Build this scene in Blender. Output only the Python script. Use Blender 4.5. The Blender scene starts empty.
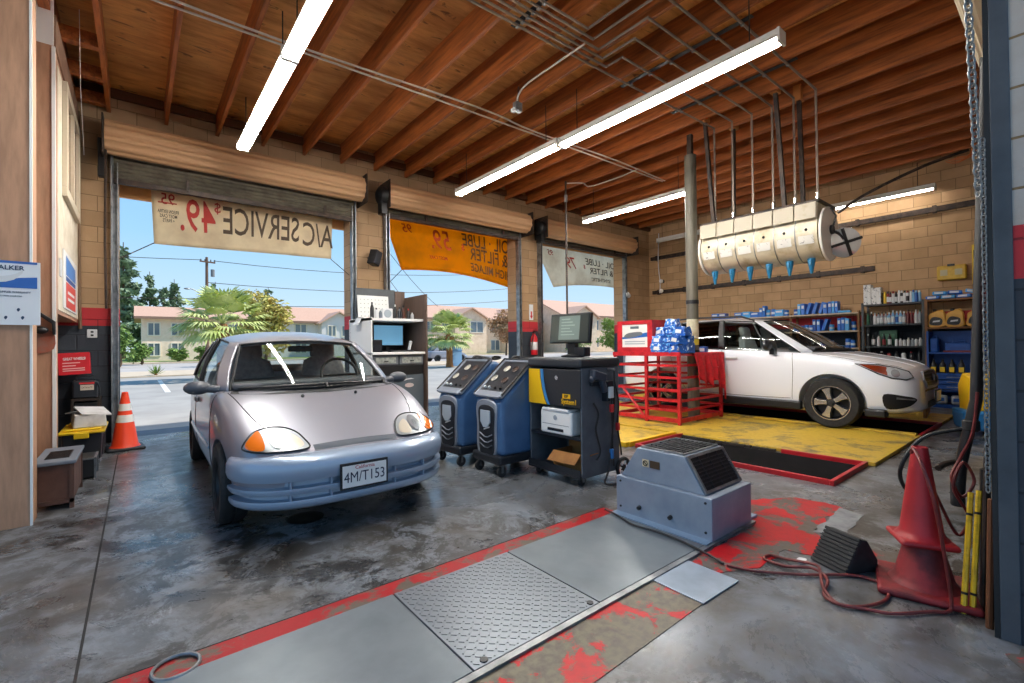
import bpy, bmesh, math, random
from mathutils import Vector as V, Matrix, Euler
from mathutils.bvhtree import BVHTree
random.seed(11)
SC = bpy.context.scene
COL = SC.collection
PI = math.pi
def lin(c):
    c = c / 255.0
    return c / 12.92 if c <= .04045 else ((c + .055) / 1.055) ** 2.4
def rgb(h):
    h = h.lstrip('#')
    return (lin(int(h[0:2], 16)), lin(int(h[2:4], 16)), lin(int(h[4:6], 16)), 1.0)
MATS = {}
def nodes(name):
    m = bpy.data.materials.new(name); m.use_nodes = True
    nt = m.node_tree
    return m, nt, nt.nodes['Principled BSDF']
def N(nt, t, **k):
    n = nt.nodes.new(t)
    for a, b in k.items(): setattr(n, a, b)
    return n
def ramp(nt, src, stops):
    r = N(nt, 'ShaderNodeValToRGB'); e = r.color_ramp.elements
    while len(e) < len(stops): e.new(.5)
    for i, (p, c) in enumerate(stops):
        e[i].position = p
        e[i].color = c if not isinstance(c, (int, float)) else (c, c, c, 1)
    nt.links.new(src, r.inputs[0]); return r.outputs[0]
def noise(nt, scale, detail=4, co='Object', stretch=None, rough=.6, dist=0):
    t = N(nt, 'ShaderNodeTexCoord'); n = N(nt, 'ShaderNodeTexNoise')
    n.inputs['Scale'].default_value = scale; n.inputs['Detail'].default_value = detail
    n.inputs['Roughness'].default_value = rough; n.inputs['Distortion'].default_value = dist
    v = t.outputs[co]
    if stretch:
        mp = N(nt, 'ShaderNodeMapping'); mp.inputs['Scale'].default_value = stretch
        nt.links.new(v, mp.inputs[0]); v = mp.outputs[0]
    nt.links.new(v, n.inputs['Vector']); return n.outputs['Fac']
def mix(nt, f, a, b):
    m = N(nt, 'ShaderNodeMix', data_type='RGBA')
    for s, x in ((0, f), (6, a), (7, b)):
        if hasattr(x, 'is_output'): nt.links.new(x, m.inputs[s])
        else: m.inputs[s].default_value = x
    return m.outputs[2]
def bump(nt, b, src, strength=.3, dist=.01):
    n = N(nt, 'ShaderNodeBump'); n.inputs['Strength'].default_value = strength; n.inputs['Distance'].default_value = dist
    nt.links.new(src, n.inputs['Height']); nt.links.new(n.outputs[0], b.inputs['Normal'])
def M(name, c, rough=.5, metal=0, c2=None, scale=6, lo=.4, hi=.65, bmp=0, coat=0, stretch=None, emit=0, spec=None, trans=0, ior=1.45, alpha=1):
    if name in MATS: return MATS[name]
    m, nt, b = nodes(name); MATS[name] = m
    b.inputs['Base Color'].default_value = rgb(c); b.inputs['Roughness'].default_value = rough; b.inputs['Metallic'].default_value = metal
    if coat: b.inputs['Coat Weight'].default_value = coat; b.inputs['Coat Roughness'].default_value = .05
    if spec is not None: b.inputs['Specular IOR Level'].default_value = spec
    if c2:
        f = noise(nt, scale, 5, stretch=stretch)
        fr = ramp(nt, f, [(lo, 0.0), (hi, 1.0)])
        nt.links.new(mix(nt, fr, rgb(c), rgb(c2)), b.inputs['Base Color'])
        if bmp: bump(nt, b, f, bmp)
    if emit:
        b.inputs['Emission Color'].default_value = rgb(c); b.inputs['Emission Strength'].default_value = emit
    if trans:
        b.inputs['Transmission Weight'].default_value = trans; b.inputs['IOR'].default_value = ior
    if alpha < 1: b.inputs['Alpha'].default_value = alpha
    return m
def glass_mat(name, tint, fac=.12, rough=.02):
    """thin window glass: mostly see-through, with a mirror coat"""
    m = bpy.data.materials.new(name); m.use_nodes = True; nt = m.node_tree; nt.nodes.clear(); MATS[name] = m
    o = N(nt, 'ShaderNodeOutputMaterial'); t = N(nt, 'ShaderNodeBsdfTransparent'); g = N(nt, 'ShaderNodeBsdfGlossy')
    t.inputs[0].default_value = rgb(tint); g.inputs['Roughness'].default_value = rough
    mx = N(nt, 'ShaderNodeMixShader'); fr = N(nt, 'ShaderNodeLayerWeight'); fr.inputs[0].default_value = .5; pw = N(nt, 'ShaderNodeMath', operation='POWER'); pw.inputs[1].default_value = 5
    mul = N(nt, 'ShaderNodeMath', operation='MULTIPLY_ADD'); mul.inputs[1].default_value = .9; mul.inputs[2].default_value = fac
    nt.links.new(fr.outputs['Facing'], pw.inputs[0]); nt.links.new(pw.outputs[0], mul.inputs[0]); nt.links.new(mul.outputs[0], mx.inputs[0])
    nt.links.new(t.outputs[0], mx.inputs[1]); nt.links.new(g.outputs[0], mx.inputs[2]); nt.links.new(mx.outputs[0], o.inputs[0])
    return m
class MB:
    def __init__(s): s.bm = bmesh.new()
    def box(s, c, d, rot=None, taper=None):
        r = bmesh.ops.create_cube(s.bm, size=1)
        mt = Matrix.Translation(c) @ (Euler(rot).to_matrix().to_4x4() if rot else Matrix()) @ Matrix.Diagonal((d[0], d[1], d[2], 1))
        if taper:
            for v in r['verts']:
                if v.co.z > 0: v.co.x *= taper[0]; v.co.y *= taper[1]
        bmesh.ops.transform(s.bm, matrix=mt, verts=r['verts']); return s
    def bx(s, x0, x1, y0, y1, z0, z1):
        return s.box(((x0 + x1) / 2, (y0 + y1) / 2, (z0 + z1) / 2), (abs(x1 - x0), abs(y1 - y0), abs(z1 - z0)))
    def cyl(s, a, b, r, r2=None, n=16, caps=True):
        a, b = V(a), V(b); d = b - a
        q = bmesh.ops.create_cone(s.bm, cap_ends=caps, segments=n, radius1=r, radius2=r if r2 is None else r2, depth=d.length)
        mt = Matrix.Translation((a + b) / 2) @ d.to_track_quat('Z', 'Y').to_matrix().to_4x4()
        bmesh.ops.transform(s.bm, matrix=mt, verts=q['verts']); return s
    def sph(s, c, r, n=12, sc=(1, 1, 1)):
        q = bmesh.ops.create_uvsphere(s.bm, u_segments=n, v_segments=max(6, n // 2 + 1), radius=r)
        bmesh.ops.transform(s.bm, matrix=Matrix.Translation(c) @ Matrix.Diagonal((*sc, 1)), verts=q['verts']); return s
    def torus(s, c, R, r, axis='Z', n=24, k=8):
        ax = {'Z': Matrix(), 'X': Matrix.Rotation(PI / 2, 4, 'Y'), 'Y': Matrix.Rotation(PI / 2, 4, 'X')}[axis] if isinstance(axis, str) else axis
        rows = []
        for i in range(n):
            a = 2 * PI * i / n
            rows.append([V(c) + (ax @ V(((R + r * math.cos(b)) * math.cos(a), (R + r * math.cos(b)) * math.sin(a), r * math.sin(b)))) for b in [2 * PI * j / k for j in range(k)]])
        return s.grid(rows, cu=True, cv=True)
    def grid(s, rows, cu=False, cv=False, caps=False):
        vs = [[s.bm.verts.new(p) for p in r] for r in rows]
        nu, nv = len(vs), len(vs[0])
        for i in range(nu if cu else nu - 1):
            for j in range(nv if cv else nv - 1):
                q = [vs[i][j], vs[(i + 1) % nu][j], vs[(i + 1) % nu][(j + 1) % nv], vs[i][(j + 1) % nv]]
                try: s.bm.faces.new(q)
                except ValueError: pass
        if caps:
            s.bm.faces.new(vs[0][::-1]); s.bm.faces.new(vs[-1])
        return s
    def tube(s, pts, r, n=8, closed=False, caps=True):
        pts = [V(p) for p in pts]; rows = []; m = len(pts); up = None
        for i, p in enumerate(pts):
            a = pts[i - 1] if i or closed else p; b = pts[(i + 1) % m] if i < m - 1 or closed else p
            t = (b - a).normalized()
            if up is None: up = t.orthogonal().normalized()
            up = (up - t * up.dot(t)); up = up.normalized() if up.length > 1e-5 else t.orthogonal().normalized()
            w = t.cross(up); rr = r[i] if isinstance(r, (list, tuple)) else r
            rows.append([p + (up * math.cos(2 * PI * j / n) + w * math.sin(2 * PI * j / n)) * rr for j in range(n)])
        return s.grid(rows, cu=closed, cv=True, caps=caps and not closed)
    def lathe(s, prof, c=(0, 0, 0), n=20, mt=None, caps=True):
        rows = []
        for r, z in prof:
            row = [V((max(r, 1e-4) * math.cos(2 * PI * j / n), max(r, 1e-4) * math.sin(2 * PI * j / n), z)) for j in range(n)]
            rows.append([(mt @ p if mt else p) + V(c) for p in row])
        return s.grid(rows, cv=True, caps=caps)
    def prism(s, poly, h, mt=None):
        """poly: 2D outline, extruded from 0 to h along z, then moved by mt"""
        mt = mt or Matrix()
        a = [s.bm.verts.new(mt @ V((x, y, 0))) for x, y in poly]; b = [s.bm.verts.new(mt @ V((x, y, h))) for x, y in poly]
        n = len(poly)
        s.bm.faces.new(a[::-1]); s.bm.faces.new(b)
        for i in range(n): s.bm.faces.new([a[i], a[(i + 1) % n], b[(i + 1) % n], b[i]])
        return s
    def face(s, pts): s.bm.faces.new([s.bm.verts.new(p) for p in pts]); return s
    def out(s, name, mat=None, par=None, smooth=35, bev=0, seg=2, sub=0, solid=0, loc=None, rot=None):
        bmesh.ops.recalc_face_normals(s.bm, faces=s.bm.faces)
        me = bpy.data.meshes.new(name); s.bm.to_mesh(me); s.bm.free()
        return link(name, me, mat, par, smooth, bev, seg, sub, solid, loc, rot)
def link(name, me, mat=None, par=None, smooth=35, bev=0, seg=2, sub=0, solid=0, loc=None, rot=None):
    if mat is not None:
        for q in (mat if isinstance(mat, (list, tuple)) else [mat]): me.materials.append(q)
    if smooth:
        for p in me.polygons: p.use_smooth = True
        me.set_sharp_from_angle(angle=math.radians(180 if sub else smooth))
    o = bpy.data.objects.new(name, me); COL.objects.link(o)
    if solid: d = o.modifiers.new('solid', 'SOLIDIFY'); d.thickness = solid; d.offset = -1
    if sub: d = o.modifiers.new('sub', 'SUBSURF'); d.levels = d.render_levels = sub
    if bev:
        d = o.modifiers.new('bevel', 'BEVEL'); d.width = bev; d.segments = seg; d.limit_method = 'ANGLE'; d.angle_limit = math.radians(40)
    if loc: o.location = loc
    if rot: o.rotation_euler = rot
    if par: o.parent = par
    return o
def thing(name, label, cat, loc=(0, 0, 0), rz=0, group=None, rot=None):
    o = bpy.data.objects.new(name, None); COL.objects.link(o); o.empty_display_size = .1
    o.location = loc; o.rotation_euler = rot or (0, 0, rz)
    return tag(o, label, cat, group)
def tag(o, label, cat, group=None):
    o['label'] = label; o['category'] = cat
    if group: o['group'] = group
    return o
def struct(o): o['kind'] = 'structure'; return o
def sgrp(name):
    o = bpy.data.objects.new(name, None); COL.objects.link(o); o['kind'] = 'structure'; return o
def copy_tree(o, par=None):
    c = o.copy(); COL.objects.link(c); c.parent = par
    for ch in list(o.children): copy_tree(ch, c)
    return c
def dup(o, loc, rz=None, label=None, group=None):
    c = copy_tree(o); c.location = loc
    if rz is not None: c.rotation_euler = (0, 0, rz)
    if label: c['label'] = label
    if group: c['group'] = group
    return c
def evald(o):
    bpy.context.view_layer.update()
    dg = bpy.context.evaluated_depsgraph_get()
    return bpy.data.meshes.new_from_object(o.evaluated_get(dg), depsgraph=dg)
def bake(o, cutters=()):
    """apply modifiers, then boolean-difference closed cutter meshes (MB)"""
    tmp = []
    for c in cutters:
        t = c.out('cutter_tmp', None, o.parent); tmp.append(t)
        d = o.modifiers.new('bool', 'BOOLEAN'); d.operation = 'DIFFERENCE'; d.object = t; d.solver = 'EXACT'
    me = evald(o); o.modifiers.clear(); old = o.data; o.data = me
    bpy.data.meshes.remove(old)
    for t in tmp: d = t.data; bpy.data.objects.remove(t); bpy.data.meshes.remove(d)
    return o
def bvh_of(o):
    b = bmesh.new(); b.from_mesh(o.data); t = BVHTree.FromBMesh(b); b.free(); return t
def inpoly(x, y, P):
    r = False; n = len(P)
    for i in range(n):
        x1, y1 = P[i]; x2, y2 = P[i - 1]
        if (y1 > y) != (y2 > y) and x < (x2 - x1) * (y - y1) / (y2 - y1) + x1: r = not r
    return r
def smooth_poly(P, k=6):
    out = []; n = len(P)
    for i in range(n):
        p0, p1, p2, p3 = (V((*P[(i + d) % n], 0)) for d in (-1, 0, 1, 2))
        for j in range(k):
            t = j / k
            q = .5 * ((2 * p1) + (p2 - p0) * t + (2 * p0 - 5 * p1 + 4 * p2 - p3) * t * t + (3 * p1 - p0 - 3 * p2 + p3) * t ** 3)
            out.append((q.x, q.y))
    return out
def crom(P, k=8, closed=False):
    P = [V(p) for p in P]; n = len(P); out = []
    for i in range(n if closed else n - 1):
        g = (lambda q: P[q % n]) if closed else (lambda q: P[max(0, min(n - 1, q))])
        p0, p1, p2, p3 = g(i - 1), g(i), g(i + 1), g(i + 2)
        for j in range(k):
            t = j / k
            out.append(.5 * ((2 * p1) + (p2 - p0) * t + (2 * p0 - 5 * p1 + 4 * p2 - p3) * t * t + (3 * p1 - p0 - 3 * p2 + p3) * t ** 3))
    if not closed: out.append(P[-1])
    return out
def patch(tree, poly, org, u, v, off=.004, rings=5, thick=.003, far=5, name='patch', mat=None, par=None):
    """a thin skin lying on a surface: poly (a,b) in the plane org+a*u+b*v, cast along u x v reversed"""
    org, u, v = V(org), V(u), V(v); d = -(u.cross(v)).normalized()
    cx = sum(p[0] for p in poly) / len(poly); cy = sum(p[1] for p in poly) / len(poly)
    rows = []; last = None
    for i in range(rings + 1):
        f = max(i / rings, .001); row = []
        for a, b in poly:
            o = org + u * (cx + (a - cx) * f) + v * (cy + (b - cy) * f)
            h = tree.ray_cast(o, d, far)
            if h[0] is not None:
                last = h[0] + h[1] * (off if h[1].dot(d) < 0 else -off)
            elif last is None: last = o
            row.append(last)
        rows.append(row)
    mb = MB(); mb.grid(rows, cv=True)
    return mb.out(name, mat, par, smooth=60, solid=0)
FONT_CACHE = {}
def text_mesh(s, size, ext=.001, align='CENTER', bold=0, sx=1):
    cu = bpy.data.curves.new('txt', 'FONT'); cu.body = s; cu.size = size; cu.extrude = ext
    cu.align_x = align; cu.align_y = 'CENTER'; cu.offset = bold; cu.resolution_u = 3
    o = bpy.data.objects.new('txt', cu); COL.objects.link(o)
    me = evald(o); bpy.data.objects.remove(o); bpy.data.curves.remove(cu)
    for v in me.vertices: v.co.x *= sx
    return me
def text(s, size, mt, mat, par=None, name='lettering', ext=.001, align='CENTER', bold=0, sx=1):
    me = text_mesh(s, size, ext, align, bold, sx); me.transform(mt)
    return link(name, me, mat, par, smooth=0)
def frame(o, x, y):
    """matrix with local x,y axes along the given world directions, at o"""
    x, y = V(x).normalized(), V(y).normalized(); z = x.cross(y)
    m = Matrix((x, y, z)).transposed().to_4x4(); m.translation = V(o); return m
# ------------------------------------------------------------------ materials of the place
def block_mat(name, axis, top, top2, low='#2b323b', band='#b02830', painted=True, z1=1.53, z2=1.77):
    m, nt, b = nodes(name); MATS[name] = m
    t = N(nt, 'ShaderNodeTexCoord'); sp = N(nt, 'ShaderNodeSeparateXYZ'); nt.links.new(t.outputs['Object'], sp.inputs[0])
    cb = N(nt, 'ShaderNodeCombineXYZ'); nt.links.new(sp.outputs[axis], cb.inputs[0]); nt.links.new(sp.outputs[2], cb.inputs[1])
    br = N(nt, 'ShaderNodeTexBrick'); nt.links.new(cb.outputs[0], br.inputs['Vector'])
    br.inputs['Scale'].default_value = 1; br.inputs['Brick Width'].default_value = .406; br.inputs['Row Height'].default_value = .203
    br.inputs['Mortar Size'].default_value = .006; br.inputs['Mortar Smooth'].default_value = .3; br.inputs['Bias'].default_value = -.2
    br.inputs['Color1'].default_value = rgb(top); br.inputs['Color2'].default_value = rgb(top2); br.inputs['Mortar'].default_value = rgb('#7a6446')
    n = noise(nt, 3.5, 6)
    col = mix(nt, ramp(nt, n, [(.35, 0.0), (.75, .45)]), br.outputs['Color'], rgb('#8a6c46'))
    if painted:
        k = N(nt, 'ShaderNodeMath', operation='DIVIDE'); k.inputs[1].default_value = 5; nt.links.new(sp.outputs[2], k.inputs[0])
        lowc = mix(nt, br.outputs['Fac'], rgb(low), rgb('#1b2027')); bandc = mix(nt, br.outputs['Fac'], rgb(band), rgb('#7a1c22'))
        def step(z):
            r = ramp(nt, k.outputs[0], [(0, 0.0), (z / 5, 1.0)]); r.node.color_ramp.interpolation = 'CONSTANT'; return r
        col = mix(nt, step(z2), mix(nt, step(z1), lowc, bandc), col)
    nt.links.new(col, b.inputs['Base Color']); b.inputs['Roughness'].default_value = .75
    iv = N(nt, 'ShaderNodeMath', operation='SUBTRACT'); iv.inputs[0].default_value = 1; nt.links.new(br.outputs['Fac'], iv.inputs[1])
    fine = noise(nt, 60, 3); ad = N(nt, 'ShaderNodeMath', operation='MULTIPLY_ADD'); ad.inputs[1].default_value = .25
    nt.links.new(fine, ad.inputs[0]); nt.links.new(iv.outputs[0], ad.inputs[2])
    bump(nt, b, ad.outputs[0], .5, .012)
    return m
BLK_F = block_mat('block_front', 0, '#ad8d6b', '#957859')
BLK_R = block_mat('block_right', 1, '#bf9a72', '#a5815a')
BLK_J = block_mat('block_jamb', 1, '#b5b0ab', '#a19b95', z1=1.46, z2=1.665)
def concrete():
    m, nt, b = nodes('concrete'); MATS['concrete'] = m
    n1 = noise(nt, .55, 8, rough=.68); n2 = noise(nt, 2.6, 9, rough=.75, dist=.3); n3 = noise(nt, 14, 6, rough=.7); n4 = noise(nt, 1.1, 10, rough=.78, dist=.6)
    base = mix(nt, ramp(nt, n2, [(.38, 0.0), (.60, 1.0)]), rgb('#4b4a49'), rgb('#777d84'))
    base = mix(nt, ramp(nt, n1, [(.50, 0.0), (.62, .6)]), base, rgb('#645b50'))
    n5 = noise(nt, .42, 4); n6 = noise(nt, 4.2, 12, rough=.82, dist=.5)
    st = N(nt, 'ShaderNodeMath', operation='MULTIPLY'); nt.links.new(ramp(nt, n5, [(.42, 0.0), (.54, 1.0)]), st.inputs[0]); nt.links.new(ramp(nt, n6, [(.47, 0.0), (.52, .92)]), st.inputs[1])
    base = mix(nt, st.outputs[0], base, rgb('#26221d'))
    base = mix(nt, ramp(nt, n4, [(.56, 0.0), (.62, .75)]), base, rgb('#48423a'))
    n7 = noise(nt, 1.7, 12, rough=.85, dist=.8)
    base = mix(nt, ramp(nt, n7, [(.575, 0.0), (.61, .45)]), base, rgb('#a4a8ad'))
    nt.links.new(base, b.inputs['Base Color'])
    nt.links.new(ramp(nt, n4, [(.35, .16), (.6, .42)]), b.inputs['Roughness'])
    bump(nt, b, n3, .08, .004); b.inputs['Specular IOR Level'].default_value = .55
    return m
CONC = concrete()
def worn_paint(name, paint, under, lo, hi, scale=5, rough=.4, dark='#8e1218'):
    m, nt, b = nodes(name); MATS[name] = m
    n = noise(nt, scale, 9, rough=.72, dist=.4); n2 = noise(nt, 22, 5)
    f = ramp(nt, n, [(lo, 0.0), (hi, 1.0)])
    un = mix(nt, ramp(nt, n2, [(.4, 0.0), (.65, 1.0)]), rgb(under), rgb('#5a5044'))
    pa = mix(nt, ramp(nt, n2, [(.45, 0.0), (.75, .5)]), rgb(paint), rgb(dark))
    nt.links.new(mix(nt, f, un, pa), b.inputs['Base Color']); b.inputs['Roughness'].default_value = rough; b.inputs['Specular IOR Level'].default_value = .25
    bump(nt, b, f, .15, .003)
    return m
REDP = worn_paint('red_floor_paint', '#b40a16', '#5e5b58', .46, .50, 3.6)
REDP2 = worn_paint('red_floor_paint_worn', '#c80a16', '#746a56', .52, .56, 5.5)
YEL = worn_paint('yellow_deck_paint', '#cfae40', '#7d7150', .36, .50, 2.2, .5, '#a98420')
REDST = M('red_steel', '#b51a24', .4, c2='#7a1218', scale=9, lo=.5, hi=.8)
WOOD_J = M('joist_wood', '#b0622a', .6, c2='#703b17', scale=3, lo=.35, hi=.7, stretch=(9, .7, 9), bmp=.1)
WOOD_P, nt, b = nodes('ceiling_plywood'); b.inputs['Roughness'].default_value = .7
n1 = noise(nt, 1.6, 8, stretch=(1, 5, 1), rough=.7); n2 = noise(nt, 5.5, 3, stretch=(.7, 1.8, 1), dist=.6); n3 = noise(nt, .9, 3)
pc = mix(nt, ramp(nt, n1, [(.40, 0.0), (.68, 1.0)]), rgb('#f0b268'), rgb('#bd7c3a'))
pc = mix(nt, ramp(nt, n3, [(.45, 0.0), (.7, .6)]), pc, rgb('#9a602a'))
nt.links.new(mix(nt, ramp(nt, n2, [(.63, 0.0), (.70, .8)]), pc, rgb('#5b3213')), b.inputs['Base Color'])
STUCCO = M('brown_stucco', '#8f6d57', .85, c2='#7a5a48', scale=5, bmp=.15)
STUCCO2 = M('brown_wood_panel', '#b98f72', .6, c2='#a07a60', scale=4, stretch=(6, 6, .8), lo=.4, hi=.7)
CREAM = M('cream_paint', '#e3d9c6', .6, c2='#cfc2aa', scale=5)
WHITE = M('white_paint', '#e8e8e6', .5)
BLACK = M('black_plastic', '#15171a', .45)
RUB = M('black_rubber', '#17181a', .75, c2='#262729', scale=20)
STEEL = M('galvanised_steel', '#9a9d9f', .42, .75, c2='#6d7073', scale=7)
DSTEEL = M('dark_steel', '#2a2320', .55, .4, c2='#4a3a30', scale=10)
CHROME = M('chrome', '#d8dadc', .15, 1)
ROLL = M('tan_corrugated', '#c9a077', .5, .1)
SLATM = M('curtain_shaded', '#6e685a', .5, .3, c2='#524d43', scale=6)  # same curtain as the tan coil, its shade put into a darker grey colour
PLATE = M('grey_deck_plate', '#757e84', .38, .3, c2='#646d74', scale=3.2, lo=.35, hi=.7)
# ------------------------------------------------------------------ floor with two pits
PITS = [(4.60, 5.52, 1.36, 3.30), (7.68, 8.96, 1.30, 4.60)]
xs = sorted({-3.2, 12.1, *[p[0] for p in PITS], *[p[1] for p in PITS]}); ys = sorted({-7.0, 8.4, *[p[2] for p in PITS], *[p[3] for p in PITS]})
fl = MB()
for i in range(len(xs) - 1):
    for j in range(len(ys) - 1):
        cx, cy = (xs[i] + xs[i + 1]) / 2, (ys[j] + ys[j + 1]) / 2
        if not any(p[0] < cx < p[1] and p[2] < cy < p[3] for p in PITS): fl.bx(xs[i], xs[i + 1], ys[j], ys[j + 1], -.25, 0)
bmesh.ops.remove_doubles(fl.bm, verts=fl.bm.verts, dist=1e-4)
floor = struct(fl.out('floor', CONC, smooth=0))
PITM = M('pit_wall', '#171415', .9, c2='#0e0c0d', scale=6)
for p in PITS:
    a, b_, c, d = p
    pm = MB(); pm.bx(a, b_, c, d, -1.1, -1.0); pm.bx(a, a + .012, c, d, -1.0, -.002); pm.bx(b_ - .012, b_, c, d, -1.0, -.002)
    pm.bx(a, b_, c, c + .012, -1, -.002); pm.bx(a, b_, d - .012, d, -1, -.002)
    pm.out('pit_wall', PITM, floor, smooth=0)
    fr = MB(); h = .045; w = .035
    fr.bx(a - w, b_ + w, c - w, c, -.16, h); fr.bx(a - w, a, c, d, -.16, h); fr.bx(b_, b_ + w, c, (d if a > 6 else 2.1), -.16, h); fr.bx(a - w, b_ + w, d, d + w, -.16, h)
    fr.out('pit_frame', REDST, floor, smooth=0, bev=.004)
rb_ = MB(); rb_.cyl((4.9, 1.4, -.35), (4.9, 3.28, -.35), .05, n=10); rb_.bx(5.2, 5.32, 1.38, 3.28, -.5, -.38); rb_.bx(4.62, 5.5, 2.2, 2.3, -.3, -.22)
rb_.out('pit_rail', DSTEEL, floor, smooth=0)
jm = MB(); jm.bx(-.189, -.179, -3, 8.2, 0, .0015); jm.bx(-.17, 2.7, 2.262, 2.274, 0, .0015)
jm.out('joint', M('joint_dirt', '#1c1b1a', .9), floor, smooth=0)
# painted bands round the dynamometer strip
def ragged(pts, seed, amp=.022, st=.06):
    rnd = random.Random(seed); out = []
    for i, p in enumerate(pts):
        a, b = V((*p, 0)), V((*pts[(i + 1) % len(pts)], 0)); n = max(1, int((b - a).length / st))
        for k in range(n): q = a.lerp(b, k / n); out.append((q.x + rnd.uniform(-amp, amp), q.y + rnd.uniform(-amp, amp)))
    return out
def strip(name, pts, z, mat):
    return MB().prism(pts, z).out(name, mat, floor, smooth=0)
strip('paint_band', [(-.6, 2.145), (2.70, 2.145), (2.70, 2.262), (-.6, 2.262)], .003, worn_paint('red_band_far', '#9c0f18', '#5f564c', .44, .50, 4))
strip('paint_band', [(-.6, 1.10), (2.05, 1.13), (2.05, 1.40), (-.6, 1.40)], .003, REDP2)
strip('paint_band', ragged([(2.40, 1.22), (2.62, 1.12), (2.95, 1.10), (3.02, .80), (3.12, .40), (3.42, .45), (3.30, .95), (3.36, 1.1), (4.05, 1.12), (4.0, 1.42), (3.66, 1.66), (3.28, 1.72), (3.24, 1.395), (2.40, 1.395)], 3), .003, REDP)
strip('paint_patch', ragged([(2.50, .06), (2.70, .04), (2.70, .16), (2.58, .20), (2.50, .14)], 5, .015, .04), .003, REDP)
strip('floor_patch', ragged([(3.5, .95), (3.95, .98), (4.0, 1.12), (3.36, 1.10)], 9, .012), .0035, M('pale_floor_patch', '#8f9498', .5, c2='#6d7074', scale=9))
# dynamometer strip: deck plates
DIAM, nt, b = nodes('diamond_plate')
b.inputs['Base Color'].default_value = rgb('#7d848b'); b.inputs['Metallic'].default_value = .5; b.inputs['Roughness'].default_value = .36
fr = MB(); fr.bx(-.6, 3.25, 1.40, 1.432, 0, .014); fr.out('deck_frame', STEEL, floor, smooth=0)
def deck(name, label, x0, x1, y0, y1, mat, z=.012):
    o = MB().bx(x0 + .004, x1 - .004, y0 + .004, y1 - .004, .0005, z).out(name, mat, None, smooth=0, bev=.002)
    return tag(o, label, 'floor plate', None)
deck('floor_plate', 'smooth grey steel plate at the near left end of the strip', -.6, .967, 1.435, 2.14, PLATE)
deck('floor_plate', 'smooth grey steel plate running up to the grey blower cabinet', 1.68, 2.70, 1.435, 2.14, PLATE)
t = thing('tread_plate', 'steel plate with raised diamond tread in the floor strip', 'floor plate', (0, 0, 0))
MB().bx(.971, 1.676, 1.439, 2.136, .0005, .012).out('plate', DIAM, t, smooth=0, bev=.002)
dm = MB(); k = 0
for i in range(23):
    for j in range(23):
        x, y = .995 + i * .0295, 1.462 + j * .0295; a = PI / 4 if (i + j) % 2 else -PI / 4
        dm.box((x, y, .013), (.024, .0075, .003), (0, 0, a))
dm.out('tread', DIAM, t, smooth=0)['kind'] = 'stuff'
bm_ = MB()
for x, y in ((1.03, 1.462), (1.64, 1.462)): bm_.cyl((x, y, .012), (x, y, .016), .016, n=12)
bm_.out('bolt', BLACK, t)
o = MB().box((2.216, 1.262, .006), (.335, .285, .004), (.0, .0, -.03)).out('loose_plate', M('bluish_plate', '#a3b0bd', .4, .3, c2='#93a0ad', scale=6), None, smooth=0)
tag(o, 'loose square bluish metal sheet lying beside the floor strip', 'metal sheet')
o = MB().torus((.11, 2.19, .012), .075, .007, n=24, k=6).out('floor_ring', STEEL)
tag(o, 'thin steel pull ring lying in the painted band', 'ring')
o = MB().lathe([(.0, .001), (.12, .001), (.125, .006), (.10, .009), (.06, .006), (.0, .006)], (.93, 3.52, 0), 24).out('floor_drain', M('drain_iron', '#1a1a1a', .5, .4))
tag(o, 'round black drain cap in the floor under the silver car bumper', 'drain')
# ------------------------------------------------------------------ yellow lift deck
dk = MB(); dk.bx(5.56, 7.64, 1.30, 3.40, .001, .04); dk.bx(5.56, 7.64, 3.40, 6.6, .001, .04)
deckt = thing('lift_deck', 'yellow painted steel deck under the white SUV', 'platform', (0, 0, 0))
MB().bx(5.57, 7.63, 1.27, 6.6, .001, .04).out('deck', YEL, deckt, smooth=0, bev=.004)
MB().bx(9.02, 10.1, 1.27, 6.6, .001, .04).out('deck', YEL, deckt, smooth=0, bev=.004)
MB().bx(7.50, 7.62, 1.30, 6.4, .0405, .065).out('wheel_guide', YEL, deckt, smooth=0, bev=.006)
t = thing('ramp_plate', 'low yellow ramp plate with raised rim beside the red guard rail', 'platform', (0, 0, 0))
MB().bx(4.50, 5.52, 3.42, 6.3, .001, .03).out('plate', YEL, t, smooth=0)
rm = MB(); rm.bx(4.47, 4.53, 3.40, 6.3, .001, .06); rm.bx(4.53, 5.52, 3.38, 3.44, .001, .06)
rm.out('rim', M('yellow_rim', '#e0b81e', .5), t, smooth=0, bev=.006)
lp = MB()
for i in range(14): lp.box((5.535 + random.uniform(-.01, .01), 2.2 + i * .085, .012), (.05, random.uniform(.05, .1), .024), (0, 0, random.uniform(-.2, .2)))
lp.out('broken_edge', M('pit_dirt', '#2c2620', .9), floor, smooth=0)
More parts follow.
